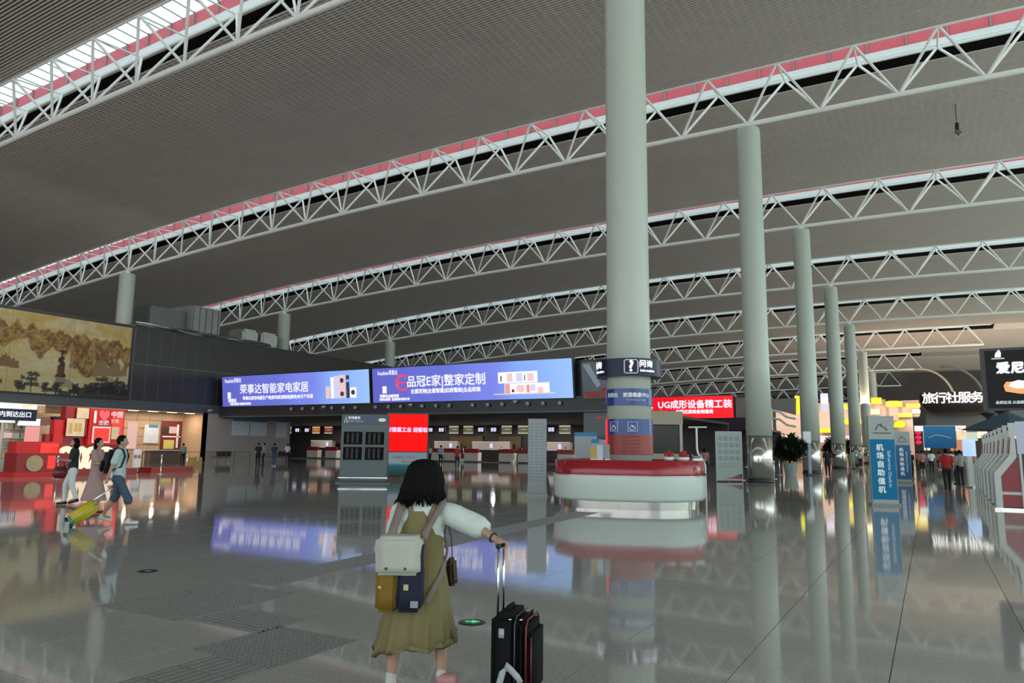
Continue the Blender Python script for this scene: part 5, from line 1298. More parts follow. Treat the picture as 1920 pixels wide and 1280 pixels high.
    if legs in ('skirt', 'dress'):
        z0 = .45 if legs == 'skirt' else .28
        secs = [(0, 0, z0, .26, .24 + .1 * abs(st_)), (0, 0, .6, .22, .19), (0, 0, .8, .18, .14), (0, 0, .92, .16, .12), (0, 0, 1.0, .15, .11)]
        loft(bm, [(a * s, b * s, c * s, d * s, e * s) for a, b, c, d, e in secs])
    else:
        loft(bm, [(a * s, b * s, c * s, d * s, e * s) for a, b, c, d, e in secs])
        for k in (1, -1):
            capsule(bm, hip[k], knee[k], .094 * s, .074 * s)
            if legs == 'trousers': capsule(bm, knee[k], knee[k].lerp(foot[k], .93), .072 * s, .056 * s)
            elif legs == 'shorts': capsule(bm, knee[k] - Vector((0, 0, .0)), knee[k].lerp(foot[k], .12), .082 * s, .082 * s)
    melt({'trousers': 'trousers', 'shorts': 'shorts'}.get(legs, 'skirt'), bm, vox, bottom, t, 2)
    for k in (1, -1):
        bm = bmesh.new(); f = foot[k]
        b0 = f + Vector((0, -.03, -.045)) * s
        capsule(bm, b0, f + Vector((0, .15, -.055 if f.z < .12 else -.09)) * s, .040 * s, .036 * s); capsule(bm, f, b0, .042 * s, .042 * s)
        for v in bm.verts: v.co.z = max(v.co.z, min(0.0, 0) + .002)
        melt('shoe', bm, .014, shoes or shoe_w, t, 1)
    t['h'] = 0; del t['h']
    return t
shoe_w = cloth('white_shoe', (.65, .65, .62)); shoe_b = cloth('black_shoe', (.015, .015, .015)); blk = cloth('black_cloth', (.012, .012, .014)); nvy = cloth('navy_cloth', (.018, .026, .06)); den = cloth('denim_blue', (.045, .075, .12)); gry = cloth('grey_shirt_cloth', (.30, .30, .29)); wht = cloth('white_cloth', (.62, .66, .64)); palegrey = cloth('pale_cyan_cloth', (.42, .52, .53)); pnk = cloth('dusty_pink_cloth', (.36, .235, .225)); redc = cloth('red_vest', (.42, .012, .018)); lb = cloth('pale_blue_cloth', (.30, .42, .48)); rose = cloth('rose_cloth', (.38, .17, .17)); ora = cloth('orange_red_cloth', (.40, .07, .03)); grn = cloth('sage_cloth', (.25, .32, .28)); khk = cloth('khaki_cloth', (.38, .34, .24))

# three walkers on the left
RT = -(pi / 2) + YAW        # heading that walks to the right in the picture
man = person('man in pale t-shirt and blue shorts with a black backpack, pulling the yellow suitcase', (-13.82, 8.85, 0), RT + .25, 1.70, .62, palegrey, 'shorts', den, shoe_w, 'short',
             larm=((.04, -.05, -.28), (.05, .04, -.52)), rarm=((.03, -.08, -.27), (.04, -.14, -.50)), vox=.016)
bp = thing('backpack', 'black backpack worn by the man in pale t-shirt', 'backpack', man.location, RT + .25)
bm = bmesh.new(); bmesh.ops.create_cube(bm, size=1, matrix=Matrix.Translation((0, -.20, 1.20)) @ Matrix.Rotation(radians(-8), 4, 'X') @ Matrix.Diagonal((.30, .17, .46, 1))); bmesh.ops.bevel(bm, geom=bm.edges[:], offset=.06, segments=3, affect='EDGES'); obj('bag', bm, blk, bp, True)
bm = bmesh.new(); bmesh.ops.create_cube(bm, size=1, matrix=Matrix.Translation((0, -.30, 1.12)) @ Matrix.Rotation(radians(-8), 4, 'X') @ Matrix.Diagonal((.24, .07, .24, 1))); bmesh.ops.bevel(bm, geom=bm.edges[:], offset=.03, segments=2, affect='EDGES'); obj('front_pocket', bm, blk, bp, True)
for k in (-1, 1):
    bm = bmesh.new(); tube(bm, [(k * .10, -.13, 1.40), (k * .12, -.05, 1.465), (k * .125, .07, 1.42), (k * .13, .115, 1.30), (k * .14, .06, 1.10), (k * .13, -.12, 1.02)], .018, 8); obj('strap', bm, blk, bp, True)
# yellow suitcase, tilted behind him
yc = cloth('yellow_shell', (.55, .42, .02), .4); tq = cloth('turquoise_trim', (.06, .33, .33), .4)
b0 = Vector((-14.01, 8.05, 0.00)); hp_ = Vector((-13.82, 8.85, 0)) 
dirv = (Vector((-13.71, 8.62, 0.00)) - b0); dirv.z = 0; dirv.normalize()
yaw_s = atan2(dirv.y, dirv.x)
sc = thing('suitcase', 'small yellow suitcase with turquoise trim, tilted and pulled by the man', 'suitcase', b0, yaw_s)
TL = Matrix.Translation((0, 0, .07)) @ Matrix.Rotation(radians(52), 4, 'Y')
def sbox(nm, dims, c, m_, bev=.03):
    bm = bmesh.new(); bmesh.ops.create_cube(bm, size=1, matrix=Matrix.Translation(c) @ Matrix.Diagonal((*dims, 1))); bmesh.ops.bevel(bm, geom=bm.edges[:], offset=bev, segments=3, affect='EDGES'); bmesh.ops.transform(bm, matrix=TL, verts=bm.verts); return obj(nm, bm, m_, sc, True)
sbox('shell', (.22, .36, .52), (0, 0, .31), yc, .05); sbox('zip_band', (.035, .368, .528), (0, 0, .31), tq, .012); sbox('corner_guard', (.20, .34, .08), (0, 0, .075), tq, .03)
for k in range(5): sbox('rib', (.226, .02, .40), (0, -.14 + .07 * k, .31), yc, .006)
for y in (-.13, .13):
    bm = bmesh.new(); tube(bm, [(-.08, y * .5, .56), (-.08, y * .5, .95)], .010, 8); bmesh.ops.transform(bm, matrix=TL, verts=bm.verts); obj('handle_tube', bm, chrome_m, sc, True)
    for x in (-.07, .07):
        bm = bmesh.new(); bmesh.ops.create_cone(bm, cap_ends=True, segments=16, radius1=.03, radius2=.03, depth=.03, matrix=Matrix.Translation((x, y, .02)) @ Matrix.Rotation(pi / 2, 4, 'X')); bmesh.ops.transform(bm, matrix=TL, verts=bm.verts); obj('wheel', bm, black_m, sc, True)
bm = bmesh.new(); tube(bm, [(-.08, -.075, .95), (-.08, .075, .95)], .014, 8); bmesh.ops.transform(bm, matrix=TL, verts=bm.verts); obj('grip', bm, black_m, sc, True)
sc.location.z = .0
pw = person('woman in dusty pink dress with long dark hair, walking behind the yellow suitcase', (-16.4, 9.95, 0), RT + .1, 1.66, .35, pnk, 'dress', pnk, shoe_b, 'long',
            larm=((.03, .08, -.26), (-.02, .30, -.30)), rarm=((.03, .08, -.26), (.0, .30, -.26)), vox=.02)
t = thing('handbag', 'small white handbag carried by the woman in pink', 'handbag', (-16.25, 10.05, .78), RT); box('bag', -.10, .10, .14, .30, 0, .17, wht, t, .03); bm = bmesh.new(); tube(bm, [(-.06, .22, .16), (-.04, .2, .36), (.04, .2, .36), (.06, .22, .16)], .008, 6); obj('strap', bm, wht, t, True)
t = thing('mobile_phone', 'dark phone held by the woman in pink', 'phone', (-16.14, 9.86, 1.06), RT); box('body', -.035, .035, .27, .36, .0, .012, black_m, t, .003)
dw = person('leftmost of three walkers, in black top and white trousers, carrying a dark red bag', (-18.95, 10.9, 0), -RT * 0 + pi + YAW - 1.0, 1.66, .3, blk, 'trousers', wht, shoe_b, 'bob',
            larm=((.03, .10, -.26), (.0, .33, -.22)), rarm=((.03, .05, -.27), (.0, .2, -.42)), vox=.02)
t = thing('handbag', 'dark red bag carried by the woman in black', 'handbag', (-19.25, 10.75, .62), YAW); 
bm = bmesh.new(); bmesh.ops.create_cube(bm, size=1, matrix=Matrix.Translation((0, 0, .18)) @ Matrix.Diagonal((.34, .16, .30, 1))); bmesh.ops.bevel(bm, geom=bm.edges[:], offset=.05, segments=3, affect='EDGES'); obj('bag', bm, cloth('maroon_leather', (.16, .015, .02), .45), t, True); bm = bmesh.new(); tube(bm, [(-.1, 0, .32), (-.07, 0, .45), (.07, 0, .45), (.1, 0, .32)], .012, 6); obj('handle', bm, cloth('maroon_leather', (.16, .015, .02), .45), t, True)
# dark blue coat carried at her side
# people by the grey wall and the desks
def far(label, px, face, H=1.7, **k): return person(label, px, face, H, vox=.03, **k)
far('person in black top and pale cap near the grey wall, leftmost of the small queue', (-43.93, 38.97, 0.00), 1.2, top=blk, legs='trousers', bottom=blk, shoes=shoe_b)
far('person in dark clothes with a pale bag in the small queue by the grey wall', (-44.86, 40.31, 0.00), 2.2, top=gry, legs='trousers', bottom=blk, shoes=shoe_b)
far('person in blue jeans and navy top, rightmost of the small queue by the grey wall', (-42.20, 38.92, 0.00), .3, top=nvy, legs='trousers', bottom=den, shoes=shoe_w)
far('seated-looking person in white shirt at the left desks', (-52.19, 49.72, 0.00), .5, top=wht, legs='trousers', bottom=blk, shoes=shoe_b)
far('person in pale blue shirt standing at the first check-in desks', (-36.73, 52.47, 0.00), .4, top=lb, legs='trousers', bottom=blk, shoes=shoe_b)
far('person in a red top in front of the first white desk', (-30.48, 45.67, 0.00), .6, top=redc, legs='trousers', bottom=nvy, shoes=shoe_b, H=1.65)
far('person in white top just behind the red display screen', (-42.16, 58.43, 0.00), 2.9, top=wht, legs='trousers', bottom=blk, shoes=shoe_w, hair='long')
for i, P in enumerate(((-44.77, 68.60, 0.87), (-40.13, 68.60, 0.94), (-36.24, 68.60, 0.99), (-32.54, 68.60, 1.04))):
    far(ordn(i, 4) + ' clerk in white and dark uniform behind the check-in desks', (P[0], 68.6, 0), pi, top=wht, legs='trousers', bottom=nvy, shoes=shoe_b, group='clerks behind the check-in desks')
# hall on the right
far('man in red vest and black trousers walking away in front of the right queue', (0.55, 35.76, 0.00), .2, H=1.72, stride=.3, top=redc, legs='trousers', bottom=blk, shoes=shoe_b)
far('person in grey shirt and black trousers left of the pale blue screen', (1.24, 42.81, 0.00), .5, H=1.70, top=gry, legs='trousers', bottom=blk, shoes=shoe_b)
far('person in grey shirt just left of the kiosks, nearest the pale blue screen', (1.14, 44.16, 0.00), .9, H=1.66, top=gry, legs='trousers', bottom=blk, shoes=shoe_b, hair='long')
far('person in rose shirt and dark shorts right of the second pylon', (-0.54, 60.12, 0.00), .3, H=1.70, top=rose, legs='shorts', bottom=blk, shoes=shoe_w)
far('person in black with a dark bag standing against the second pylon', (-1.09, 50.84, 0.00), -.5, H=1.68, top=blk, legs='trousers', bottom=blk, shoes=shoe_b)
far('person in white shirt and black trousers in the middle of the queue', (0.03, 67.22, 0.00), .2, H=1.72, top=wht, legs='trousers', bottom=blk, shoes=shoe_b)
far('person in orange-red top behind the rose shirt', (-1.01, 73.99, 0.00), .8, H=1.7, top=ora, legs='trousers', bottom=blk, shoes=shoe_b)
far('person in pale grey top under the blue square sign', (0.67, 80.85, 0.00), -.3, H=1.7, top=gry, legs='trousers', bottom=nvy, shoes=shoe_w, hair='long')
far('person in white top behind the man in the red vest', (1.48, 72.73, 0.00), .3, H=1.7, top=wht, legs='trousers', bottom=blk, shoes=shoe_b)
far('person in rose top standing at the far kiosks', (2.59, 59.35, 0.00), 1.2, H=1.68, top=rose, legs='trousers', bottom=blk, shoes=shoe_b)
far('person in sage shirt and pale trousers beside the fourth column', (-6.25, 74.64, 0.00), .2, H=1.72, top=grn, legs='trousers', bottom=khk, shoes=shoe_b)
far('person in beige top between the two pylons', (-2.14, 54.36, 0.00), .4, H=1.6, top=khk, legs='trousers', bottom=blk, shoes=shoe_b)
far('person in black walking right of the third column', (-5.70, 50.60, 0.00), .2, H=1.74, stride=.3, top=blk, legs='trousers', bottom=blk, shoes=shoe_b)
far('person in grey and pink near the stall right of the huge column', (-11.77, 44.19, 0.00), .2, H=1.68, top=rose, legs='trousers', bottom=blk, shoes=shoe_b, hair='long')
far('person in pale shirt with a black bag at the far end of the hall', (-6.26, 83.18, 0.00), -.2, H=1.7, top=wht, legs='trousers', bottom=nvy, shoes=shoe_w)
far('green-shirted person sitting behind the barrier in the beige recess', (-50.5, 37.4, 0), 1.2, H=1.6, top=grn, legs='trousers', bottom=blk, shoes=shoe_b)
# counters and rails of the recess
t = thing('rope_barrier', 'row of thin dark barrier posts with a rail before the beige recess', 'barrier', (-49, 33, 0))
for k in range(7):
    bm = bmesh.new(); tube(bm, [(0, k * 1.6, 0), (0, k * 1.6, 1.0)], .025, 8); obj('post', bm, dark_m, t)
bm = bmesh.new(); tube(bm, [(0, 0, .96), (0, 9.6, .96)], .02, 6); obj('rail', bm, dark_m, t)
t = thing('service_desk', 'low brown and white service desk in the beige recess', 'desk', (-54, 38.4, 0)); box('body', -.4, .4, -1.6, 1.6, 0, 1.0, mat('brown_desk', (.16, .10, .08), .5), t, .02); box('top', -.45, .45, -1.65, 1.65, 1.0, 1.06, white_m, t)
t = thing('carton', 'ochre carton on the floor in front of the beige recess', 'box', (-47.5, 36.2, 0)); box('body', -.35, .35, -.4, .4, 0, .6, mat('ochre_carton', (.55, .34, .10), .6), t, .02); box('tape', -.36, .36, -.04, .04, .3, .605, print_white, t)

# ---------------------------------------------------------------- the woman in the foreground
wt = thing('person', 'woman seen from behind in khaki pinafore dress and white blouse, pulling a black suitcase', 'person', tuple(Rv * -.5623 + Fh * 4.85 + Vector((0, 0, .073))), YAW)
wt.scale = (.953,) * 3
blouse_m = cloth('white_blouse', (.55, .62, .57), .75); dress_m = cloth('khaki_dress', (.175, .145, .062), .9); strap_m = cloth('mauve_strap', (.20, .15, .13), .8)
bm = bmesh.new()
V = Vector
hd = V((.0, .03, 1.345))
ellip(bm, hd, (.068, .082, .100)); ellip(bm, hd + V((0, .03, -.045)), (.05, .055, .06)); capsule(bm, hd + V((0, .075, 0)), hd + V((0, .098, -.026)), .009, .014, 8)
for k in (1, -1): ellip(bm, hd + V((k * .068, 0, -.005)), (.011, .018, .028))
capsule(bm, (0, .0, 1.13), (0, .02, 1.28), .05, .045)
ellip(bm, (-.01, 0, 1.0), (.13, .085, .17)); ellip(bm, (-.02, 0, .76), (.145, .10, .13)); capsule(bm, (-.15, 0, 1.125), (.15, 0, 1.125), .045, .045)
shR, elR, wrR = V((.155, -.01, 1.115)), V((.375, -.10, 1.03)), V((.500, -.215, .962))
capsule(bm, shR, elR, .045, .036); capsule(bm, elR, wrR, .036, .022)
shL, elL, wrL = V((-.16, .0, 1.115)), V((-.20, .06, .90)), V((-.15, .22, .78))
capsule(bm, shL, elL, .045, .035); capsule(bm, elL, wrL, .034, .022)
# left leg planted, right leg swung back
hL, kL, aL = V((-.10, .0, .74)), V((-.165, .04, .38)), V((-.185, .02, .01))
hR, kR, aR = V((.06, .0, .74)), V((.14, .05, .37)), V((.165, -.16, .085))
for h_, k_, a_ in ((hL, kL, aL), (hR, kR, aR)): capsule(bm, h_, k_, .075, .050); capsule(bm, k_, k_.lerp(a_, .3), .050, .050); capsule(bm, k_.lerp(a_, .3), a_, .050, .030)
capsule(bm, aL, aL + V((0, .12, -.045)), .03, .026); capsule(bm, aR, aR + V((.01, .04, -.08)), .03, .026)
# right hand: palm and five fingers closed on the grip
G = V((.535, -.245, .925)); gd = V((.34, -.94, 0)).normalized()        # grip axis of the suitcase handle
pc = wrR.lerp(G, .62) + V((0, 0, .012)); capsule(bm, wrR, pc, .022, .027); capsule(bm, pc - gd * .022, pc + gd * .022, .020, .018)
for i in range(4):
    b_ = pc + gd * (-.030 + .020 * i) + V((.016, 0, .004)); L1 = (.030, .034, .032, .025)[i]
    p1 = b_ + V((L1 * .9, 0, -.006)); p2 = p1 + V((.004, 0, -.024)); p3 = p2 + V((-.020, 0, -.012))
    capsule(bm, b_, p1, .0095, .009, 8); capsule(bm, p1, p2, .009, .0082, 8); capsule(bm, p2, p3, .0082, .0075, 8)
capsule(bm, pc - gd * .03, pc - gd * .040 + V((-.006, 0, -.026)), .0105, .0095, 8); capsule(bm, pc - gd * .040 + V((-.006, 0, -.026)), pc - gd * .022 + V((.012, 0, -.044)), .0095, .008, 8)
# left hand relaxed
d = (wrL - elL).normalized(); u, v = frame(d); pl = wrL + d * .045; capsule(bm, wrL, pl, .021, .026)
for i in range(4): b_ = pl + u * (-.024 + .016 * i); capsule(bm, b_, b_ + d * .035, .0085, .008, 8); capsule(bm, b_ + d * .035, b_ + d * .055 + v * .022, .008, .007, 8)
capsule(bm, pl - u * .025, pl - u * .045 + d * .02 + v * .02, .010, .008, 8)
melt('body', bm, .0075, skin, wt, 2, .4)
# bob hair: shell of strands
bm = bmesh.new()
prof = [(1.468, .018), (1.462, .055), (1.445, .088), (1.415, .112), (1.37, .128), (1.32, .138), (1.27, .146), (1.225, .150), (1.19, .143)]
rings = []; NS = 120
for z, r_ in prof:
    ring = []
    for k in range(NS):
        a = 2 * pi * k / NS
        fr = max(0, sin(a)) ** 2                                # opening over the face (+y)
        st_ = 1 + .035 * sin(k * 5.1) * (1.47 - z) * 4 + .02 * sin(k * 11.7)
        zz = z
        if z < 1.21: zz = z + .028 * sin(k * 2.3) + .020 * sin(k * 5.7) - .018 * (cos(a) < -.4) + .0
        if z < 1.40: zz = zz + fr * (1.40 - z) * .92
        ring.append(bm.verts.new((r_ * 1.0 * cos(a) * st_ - (.012 if z < 1.3 else 0), r_ * .82 * sin(a) * st_ + .012, zz)))
    rings.append(ring)
for p_, q_ in zip(rings, rings[1:]):
    for k in range(NS): bm.faces.new((p_[k], q_[k], q_[(k + 1) % NS], p_[(k + 1) % NS]))
bm.faces.new(rings[0][::-1])
inner = []
for k in range(NS):
    v0 = rings[-1][k].co; inner.append(bm.verts.new((v0.x * .6, v0.y * .6, v0.z + .05)))
for k in range(NS): bm.faces.new((rings[-1][k], inner[k], inner[(k + 1) % NS], rings[-1][(k + 1) % NS]))
hr = obj('hair', bm, hair_m, wt, True)
bm = bmesh.new()                                              # loose strands round the hem of the bob
for k in range(46):
    a = radians(185 + 170 * k / 45) + R.uniform(-.04, .04); r_ = .145
    p0 = V((r_ * cos(a) - .01, r_ * .82 * sin(a) + .012, 1.25)); p1 = p0 + V((R.uniform(-.012, .012) + .012 * cos(a), R.uniform(-.01, .01), -.05)); p2 = p1 + V((R.uniform(-.015, .015) + .015 * cos(a), .0, -R.uniform(.02, .05)))
    tube(bm, [p0, p1, p2], [.010, .008, .002], 5)
tag(obj('loose_strands', bm, hair_m, hr, True), kind='stuff')
# blouse
def folds(amp, f, z0=0):
    def fn(c):
        n = noise.noise((c.x * f, c.y * f, c.z * f * .7)) + .5 * noise.noise((c.x * f * 2.2, c.y * f * 2.2, c.z * f * 2.0)); d = V((c.x, c.y, 0)); d = d.normalized() if d.length > 1e-4 else d
        return c + d * n * amp
    return fn
bm = bmesh.new()
loft(bm, [(-.01, 0, .88, .150, .115), (-.01, 0, .98, .150, .112), (-.005, 0, 1.07, .165, .112), (0, 0, 1.13, .165, .095), (0, .0, 1.17, .105, .075), (0, .008, 1.205, .060, .056)])
capsule(bm, shR, shR.lerp(elR, .35), .068, .082); capsule(bm, shR.lerp(elR, .3), elR + (elR - shR) * .02, .080, .078)
capsule(bm, elR + (elR - shR) * .0, elR + V((.018, -.008, -.008)), .070, .056)
capsule(bm, shL, elL, .065, .075)
melt('blouse', bm, .009, blouse_m, wt, 3, .5, folds(.016, 14))
# pinafore dress with vertical folds and a swinging hem
bm = bmesh.new(); NS = 144
def hemz(a):                                                  # a: angle, -pi/2 faces the camera
    x = cos(a); return .262 + .050 * x + .018 * sin(3 * a + .8) + .012 * sin(7 * a)
secs = [(1.125, -.03, .105, .098), (1.06, -.02, .130, .122), (.95, -.015, .156, .124), (.86, -.012, .158, .120), (.78, -.010, .168, .128), (.66, -.010, .188, .145), (.52, -.015, .212, .170), (.38, -.02, .238, .200), (.27, -.028, .258, .225), (.0, -.033, .270, .245)]
rings = []
for i, (z, cx, rx, ry) in enumerate(secs):
    t_ = max(0, (1.0 - z) / .8)
    ring = []
    for k in range(NS):
        a = 2 * pi * k / NS
        fo = 1 + t_ ** 1.2 * (.055 * sin(9 * a + 1.5 * z * 3) + .035 * sin(17 * a + 2) + .02 * sin(31 * a))
        zz = z
        if i == len(secs) - 1: zz = hemz(a)
        if z > 1.0: zz = z - .16 * max(0, abs(cos(a)) - .45) ** 1.0
        ring.append(bm.verts.new((cx + rx * cos(a) * fo, ry * sin(a) * fo - .01, zz)))
    rings.append(ring)
for p_, q_ in zip(rings, rings[1:]):
    for k in range(NS): bm.faces.new((p_[k], q_[k], q_[(k + 1) % NS], p_[(k + 1) % NS]))
inner = [bm.verts.new((v0.co.x * .93, v0.co.y * .93, v0.co.z + .02)) for v0 in rings[-1]]
for k in range(NS): bm.faces.new((rings[-1][k], inner[k], inner[(k + 1) % NS], rings[-1][(k + 1) % NS]))
o = obj('dress', bm, dress_m, wt, True)
for k in (-1, 1):
    bm = bmesh.new(); tube(bm, [(k * .055 - .01, -.095, 1.06), (k * .075, -.085, 1.13), (k * .09, -.03, 1.19), (k * .085, .05, 1.15), (k * .06, .10, 1.04)], .018, 8); bmesh.ops.transform(bm, matrix=Matrix.Identity(4), verts=bm.verts); obj('dress_strap', bm, dress_m, wt, True)
# socks and pink shoes
sock = cloth('pale_sock', (.5, .5, .46)); pinks = cloth('pink_shoe', (.42, .20, .20), .6)
bm = bmesh.new(); capsule(bm, aL + V((0, 0, .05)), aL + V((0, 0, -.02)), .036, .038); melt('sock', bm, .01, sock, wt, 1)
bm = bmesh.new(); capsule(bm, aL + V((0, -.03, -.035)), aL + V((0, .14, -.04)), .038, .034)
for v0 in bm.verts: v0.co.z = max(v0.co.z, -.074)
melt('shoe', bm, .01, pinks, wt, 1)
bm = bmesh.new(); capsule(bm, aR + V((-.004, .02, .03)), aR, .036, .038); melt('sock', bm, .01, sock, wt, 1)
bm = bmesh.new(); capsule(bm, aR + V((.075, -.035, .01)), aR + V((.0, .05, -.115)), .040, .036); capsule(bm, aR, aR + V((.06, -.03, .0)), .04, .04); melt('shoe', bm, .01, pinks, wt, 1)
# wristband
u, v = frame((wrR - elR).normalized()); bm = bmesh.new(); c_ = elR.lerp(wrR, .86); tube(bm, [c_ + (u * cos(radians(30 * k)) + v * sin(radians(30 * k))) * .030 for k in range(13)], .005, 6); obj('bracelet', bm, blk, wt, True)

# backpack hanging low off her shoulders
bg = thing('backpack', 'flap backpack in cream, mustard and navy hanging low on the woman in khaki dress', 'backpack', wt.location, YAW)
bg.scale = (.953,) * 3
cream_c = cloth('cream_canvas', (.44, .45, .38), .8); must = cloth('mustard_canvas', (.19, .11, .008), .8); nv = cloth('navy_canvas', (.006, .009, .028), .8)
ty = -.20
def soft(nm, x0, x1, y0, y1, z0, z1, m_, bev=.03, shear=0.0, par=bg):
    bm = bmesh.new(); bx(bm, x0, x1, y0, y1, z0, z1); bmesh.ops.subdivide_edges(bm, edges=bm.edges[:], cuts=3, use_grid_fill=True); bmesh.ops.bevel(bm, geom=[e for e in bm.edges if e.calc_face_angle(0) > .5], offset=bev, segments=3, affect='EDGES')
    for v0 in bm.verts:
        v0.co.x += shear * (v0.co.z - z0); v0.co += V((noise.noise(v0.co * 9), noise.noise(v0.co * 9 + V((5, 0, 0))), 0)) * .012
    return obj(nm, bm, m_, par, True)
soft('mustard_half', -.255, -.118, ty - .10, ty + .06, .515, .95, must, .025)
soft('navy_half', -.125, .035, ty - .10, ty + .06, .515, .95, nv, .025)
soft('cream_flap', -.262, .022, ty - .135, ty + .07, .745, .985, cream_c, .022, .04)
for x in (-.185, -.065):
    bm = bmesh.new(); bmesh.ops.create_uvsphere(bm, u_segments=10, v_segments=6, radius=.009, matrix=Matrix.Translation((x, ty - .138, .79))); obj('stud', bm, dark_m, bg, True)
box('emblem', -.075, -.045, ty - .112, ty - .10, .655, .69, mat('gold_emblem', (.5, .42, .2), .4), bg); box('patch', -.03, .018, ty - .112, ty - .10, .55, .59, mat('pale_patch', (.25, .28, .3), .7), bg); box('pull_tag', -.235, -.215, ty - .112, ty - .10, .665, .68, mat('gold_emblem', (.5, .42, .2), .4), bg)
def ribbon(pts, w_, th, nm, m_, par):
    bm = bmesh.new(); pr = None
    for i, (p, wd) in enumerate(pts):
        p = V(p); wd = V(wd).normalized() * w_ / 2; d = (V(pts[min(i + 1, len(pts) - 1)][0]) - V(pts[max(0, i - 1)][0])).normalized(); n = d.cross(wd).normalized() * th / 2
        c = [bm.verts.new(q) for q in (p - wd - n, p + wd - n, p + wd + n, p - wd + n)]
        if pr:
            for k in range(4): bm.faces.new((pr[k], pr[(k + 1) % 4], c[(k + 1) % 4], c[k]))
        else: bm.faces.new(c[::-1])
        pr = c
    bm.faces.new(pr); bmesh.ops.recalc_face_normals(bm, faces=bm.faces[:]); return obj(nm, bm, m_, par, True)
ribbon([((.03, -.225, .95), (1, 0, .35)), ((.055, -.145, 1.03), (1, 0, .35)), ((.10, -.115, 1.11), (1, 0, .4)), ((.135, -.07, 1.185), (1, 0, .4)), ((.13, .02, 1.205), (1, 0, .1)), ((.12, .10, 1.12), (1, 0, 0)), ((.12, .13, .95), (1, 0, 0))], .055, .012, 'strap', strap_m, bg)
ribbon([((-.185, -.235, .95), (1, 0, 0)), ((-.17, -.135, 1.04), (1, 0, 0)), ((-.15, -.105, 1.12), (1, 0, 0)), ((-.135, -.03, 1.19), (1, 0, 0)), ((-.13, .06, 1.17), (1, 0, 0)), ((-.12, .12, 1.0), (1, 0, 0))], .055, .012, 'strap', strap_m, bg)
ribbon([((.12, .13, .95), (1, 0, 0)), ((.17, .02, .86), (0, 1, 0)), ((.145, -.10, .72), (1, .4, 0)), ((.06, -.21, .56), (1, .3, 0))], .045, .010, 'strap', strap_m, bg)
# small dark bag at her right hip
hb = thing('handbag', 'small dark brown bag at the right hip of the woman in khaki dress', 'handbag', wt.location, YAW)
hb.scale = (.953,) * 3
soft('bag', .165, .235, .02, .14, .62, .80, cloth('dark_brown_leather', (.05, .035, .02), .5), .02, -.05, hb)
ribbon([((.20, .08, .79), (0, 1, 0)), ((.19, .06, .95), (0, 1, 0)), ((.15, .03, 1.10), (1, 1, 0)), ((.0, .04, 1.20), (0, 1, 0)), ((-.12, .09, 1.08), (0, 1, 0))], .015, .006, 'strap', dark_m, hb)

# black trolley suitcase
cs = thing('suitcase', 'black soft suitcase with dark red piping and a paper airline tag, pulled by the woman', 'suitcase', wt.location, YAW)
cs.scale = (.953,) * 3
TS = Matrix.Translation((.632, -.24, 0)) @ Matrix.Rotation(radians(-16), 4, 'Z')
blk_fab = mat('black_nylon', (.006, .006, .007), .8, vary=.1, spec=.15); dredp = cloth('dark_red_piping', (.13, .006, .010), .5)
def cbox(nm, x0, x1, y0, y1, z0, z1, m_, bev=.03, par=None):
    bm = bmesh.new(); bx(bm, x0, x1, y0, y1, z0, z1); bmesh.ops.bevel(bm, geom=bm.edges[:], offset=bev, segments=4, affect='EDGES'); bmesh.ops.transform(bm, matrix=TS, verts=bm.verts); return obj(nm, bm, m_, par or cs, True)
cbox('body', -.115, .06, -.18, .18, -.02, .535, blk_fab, .04); cbox('front_section', .04, .125, -.175, .175, .0, .515, blk_fab, .04); cbox('front_pocket', .10, .15, -.16, .16, .06, .45, blk_fab, .024)
def crope(pts, r_, nm, m_):
    bm = bmesh.new(); tube(bm, pts, r_, 8); bmesh.ops.transform(bm, matrix=TS, verts=bm.verts); return obj(nm, bm, m_, cs, True)
crope([(.113, -.163, .03), (.113, -.163, .465), (.113, -.12, .503), (.113, .12, .503), (.113, .163, .465)], .006, 'piping', dredp); crope([(.143, -.152, .10), (.143, -.152, .41)], .005, 'piping', dredp)
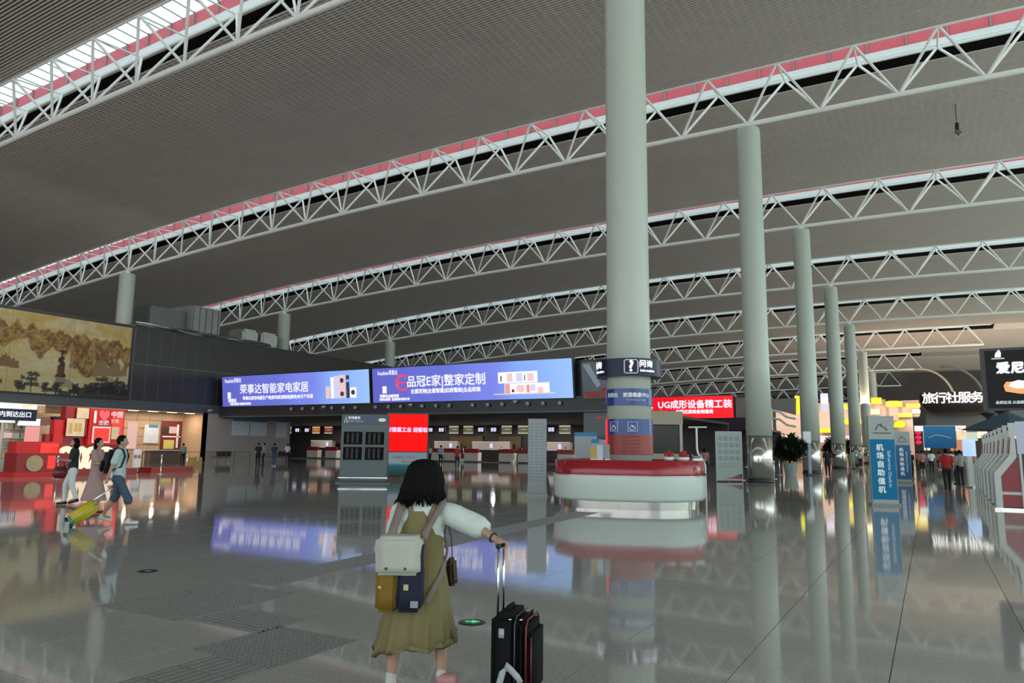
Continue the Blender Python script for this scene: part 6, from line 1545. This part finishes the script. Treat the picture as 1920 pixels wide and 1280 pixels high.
crope([(.045, -.178, .02), (.045, -.178, .48), (.045, -.13, .522), (.045, .13, .522)], .004, 'zip', mat('zip_grey', (.05, .05, .05), .4))
crope([(-.03, -.06, .53), (-.03, -.055, .555), (-.03, .055, .555), (-.03, .06, .53)], .014, 'top_handle', blk_fab)
gripz = .915
for q in (-.062, .062): crope([(-.10, q, .50), (-.10, q, gripz)], .0085, 'handle_tube', chrome_m)
crope([(-.10, -.075, gripz + .01), (-.10, .075, gripz + .01)], .015, 'grip', black_m)
for x in (-.09, .03):
    for y in (-.14, .14):
        bm = bmesh.new(); bmesh.ops.create_cone(bm, cap_ends=True, segments=20, radius1=.028, radius2=.028, depth=.026, matrix=TS @ Matrix.Translation((x, y, -.046)) @ Matrix.Rotation(pi / 2, 4, 'X')); obj('wheel', bm, rubber_m, cs, True)
        cbox('wheel_mount', x - .02, x + .02, y - .02, y + .02, -.03, .0, black_m, .004)
tagm = mat('airline_tag_paper', (.36, .39, .40), .5, vary=.25, scale=40)
tg = thing('luggage_tag', 'grey paper airline tag looped on the black suitcase', 'luggage tag', cs.location, YAW)
tg.scale = (.953,) * 3
def tagrib(pts, w_, nm):
    o_ = ribbon(pts, w_, .002, nm, tagm, tg); o_.data.transform(TS); return o_
tagrib([((-.065, -.190, .0 + .06), (1, 0, .2)), ((-.045, -.195, .13), (1, 0, .2)), ((-.02, -.197, .215), (1, 0, .25)), ((.0, -.197, .245), (1, 0, .9))], .045, 'strip')
tagrib([((-.005, -.199, .25), (.4, 0, 1)), ((.03, -.199, .225), (.4, 0, 1)), ((.075, -.199, .185), (.4, 0, 1)), ((.09, -.199, .155), (1, 0, .6))], .042, 'strip')
box2 = cbox('label_sticker', -.055, -.02, -.186, -.181, .40, .455, tagm, .001); 
for p_ in ((.02, .07, .47), (.07, .10, .455)): pass
crope([(.0, -.16, .505), (.02, -.165, .508)], .006, 'buckle', chrome_m); crope([(.07, -.15, .505), (.085, -.145, .508)], .006, 'buckle', chrome_m)
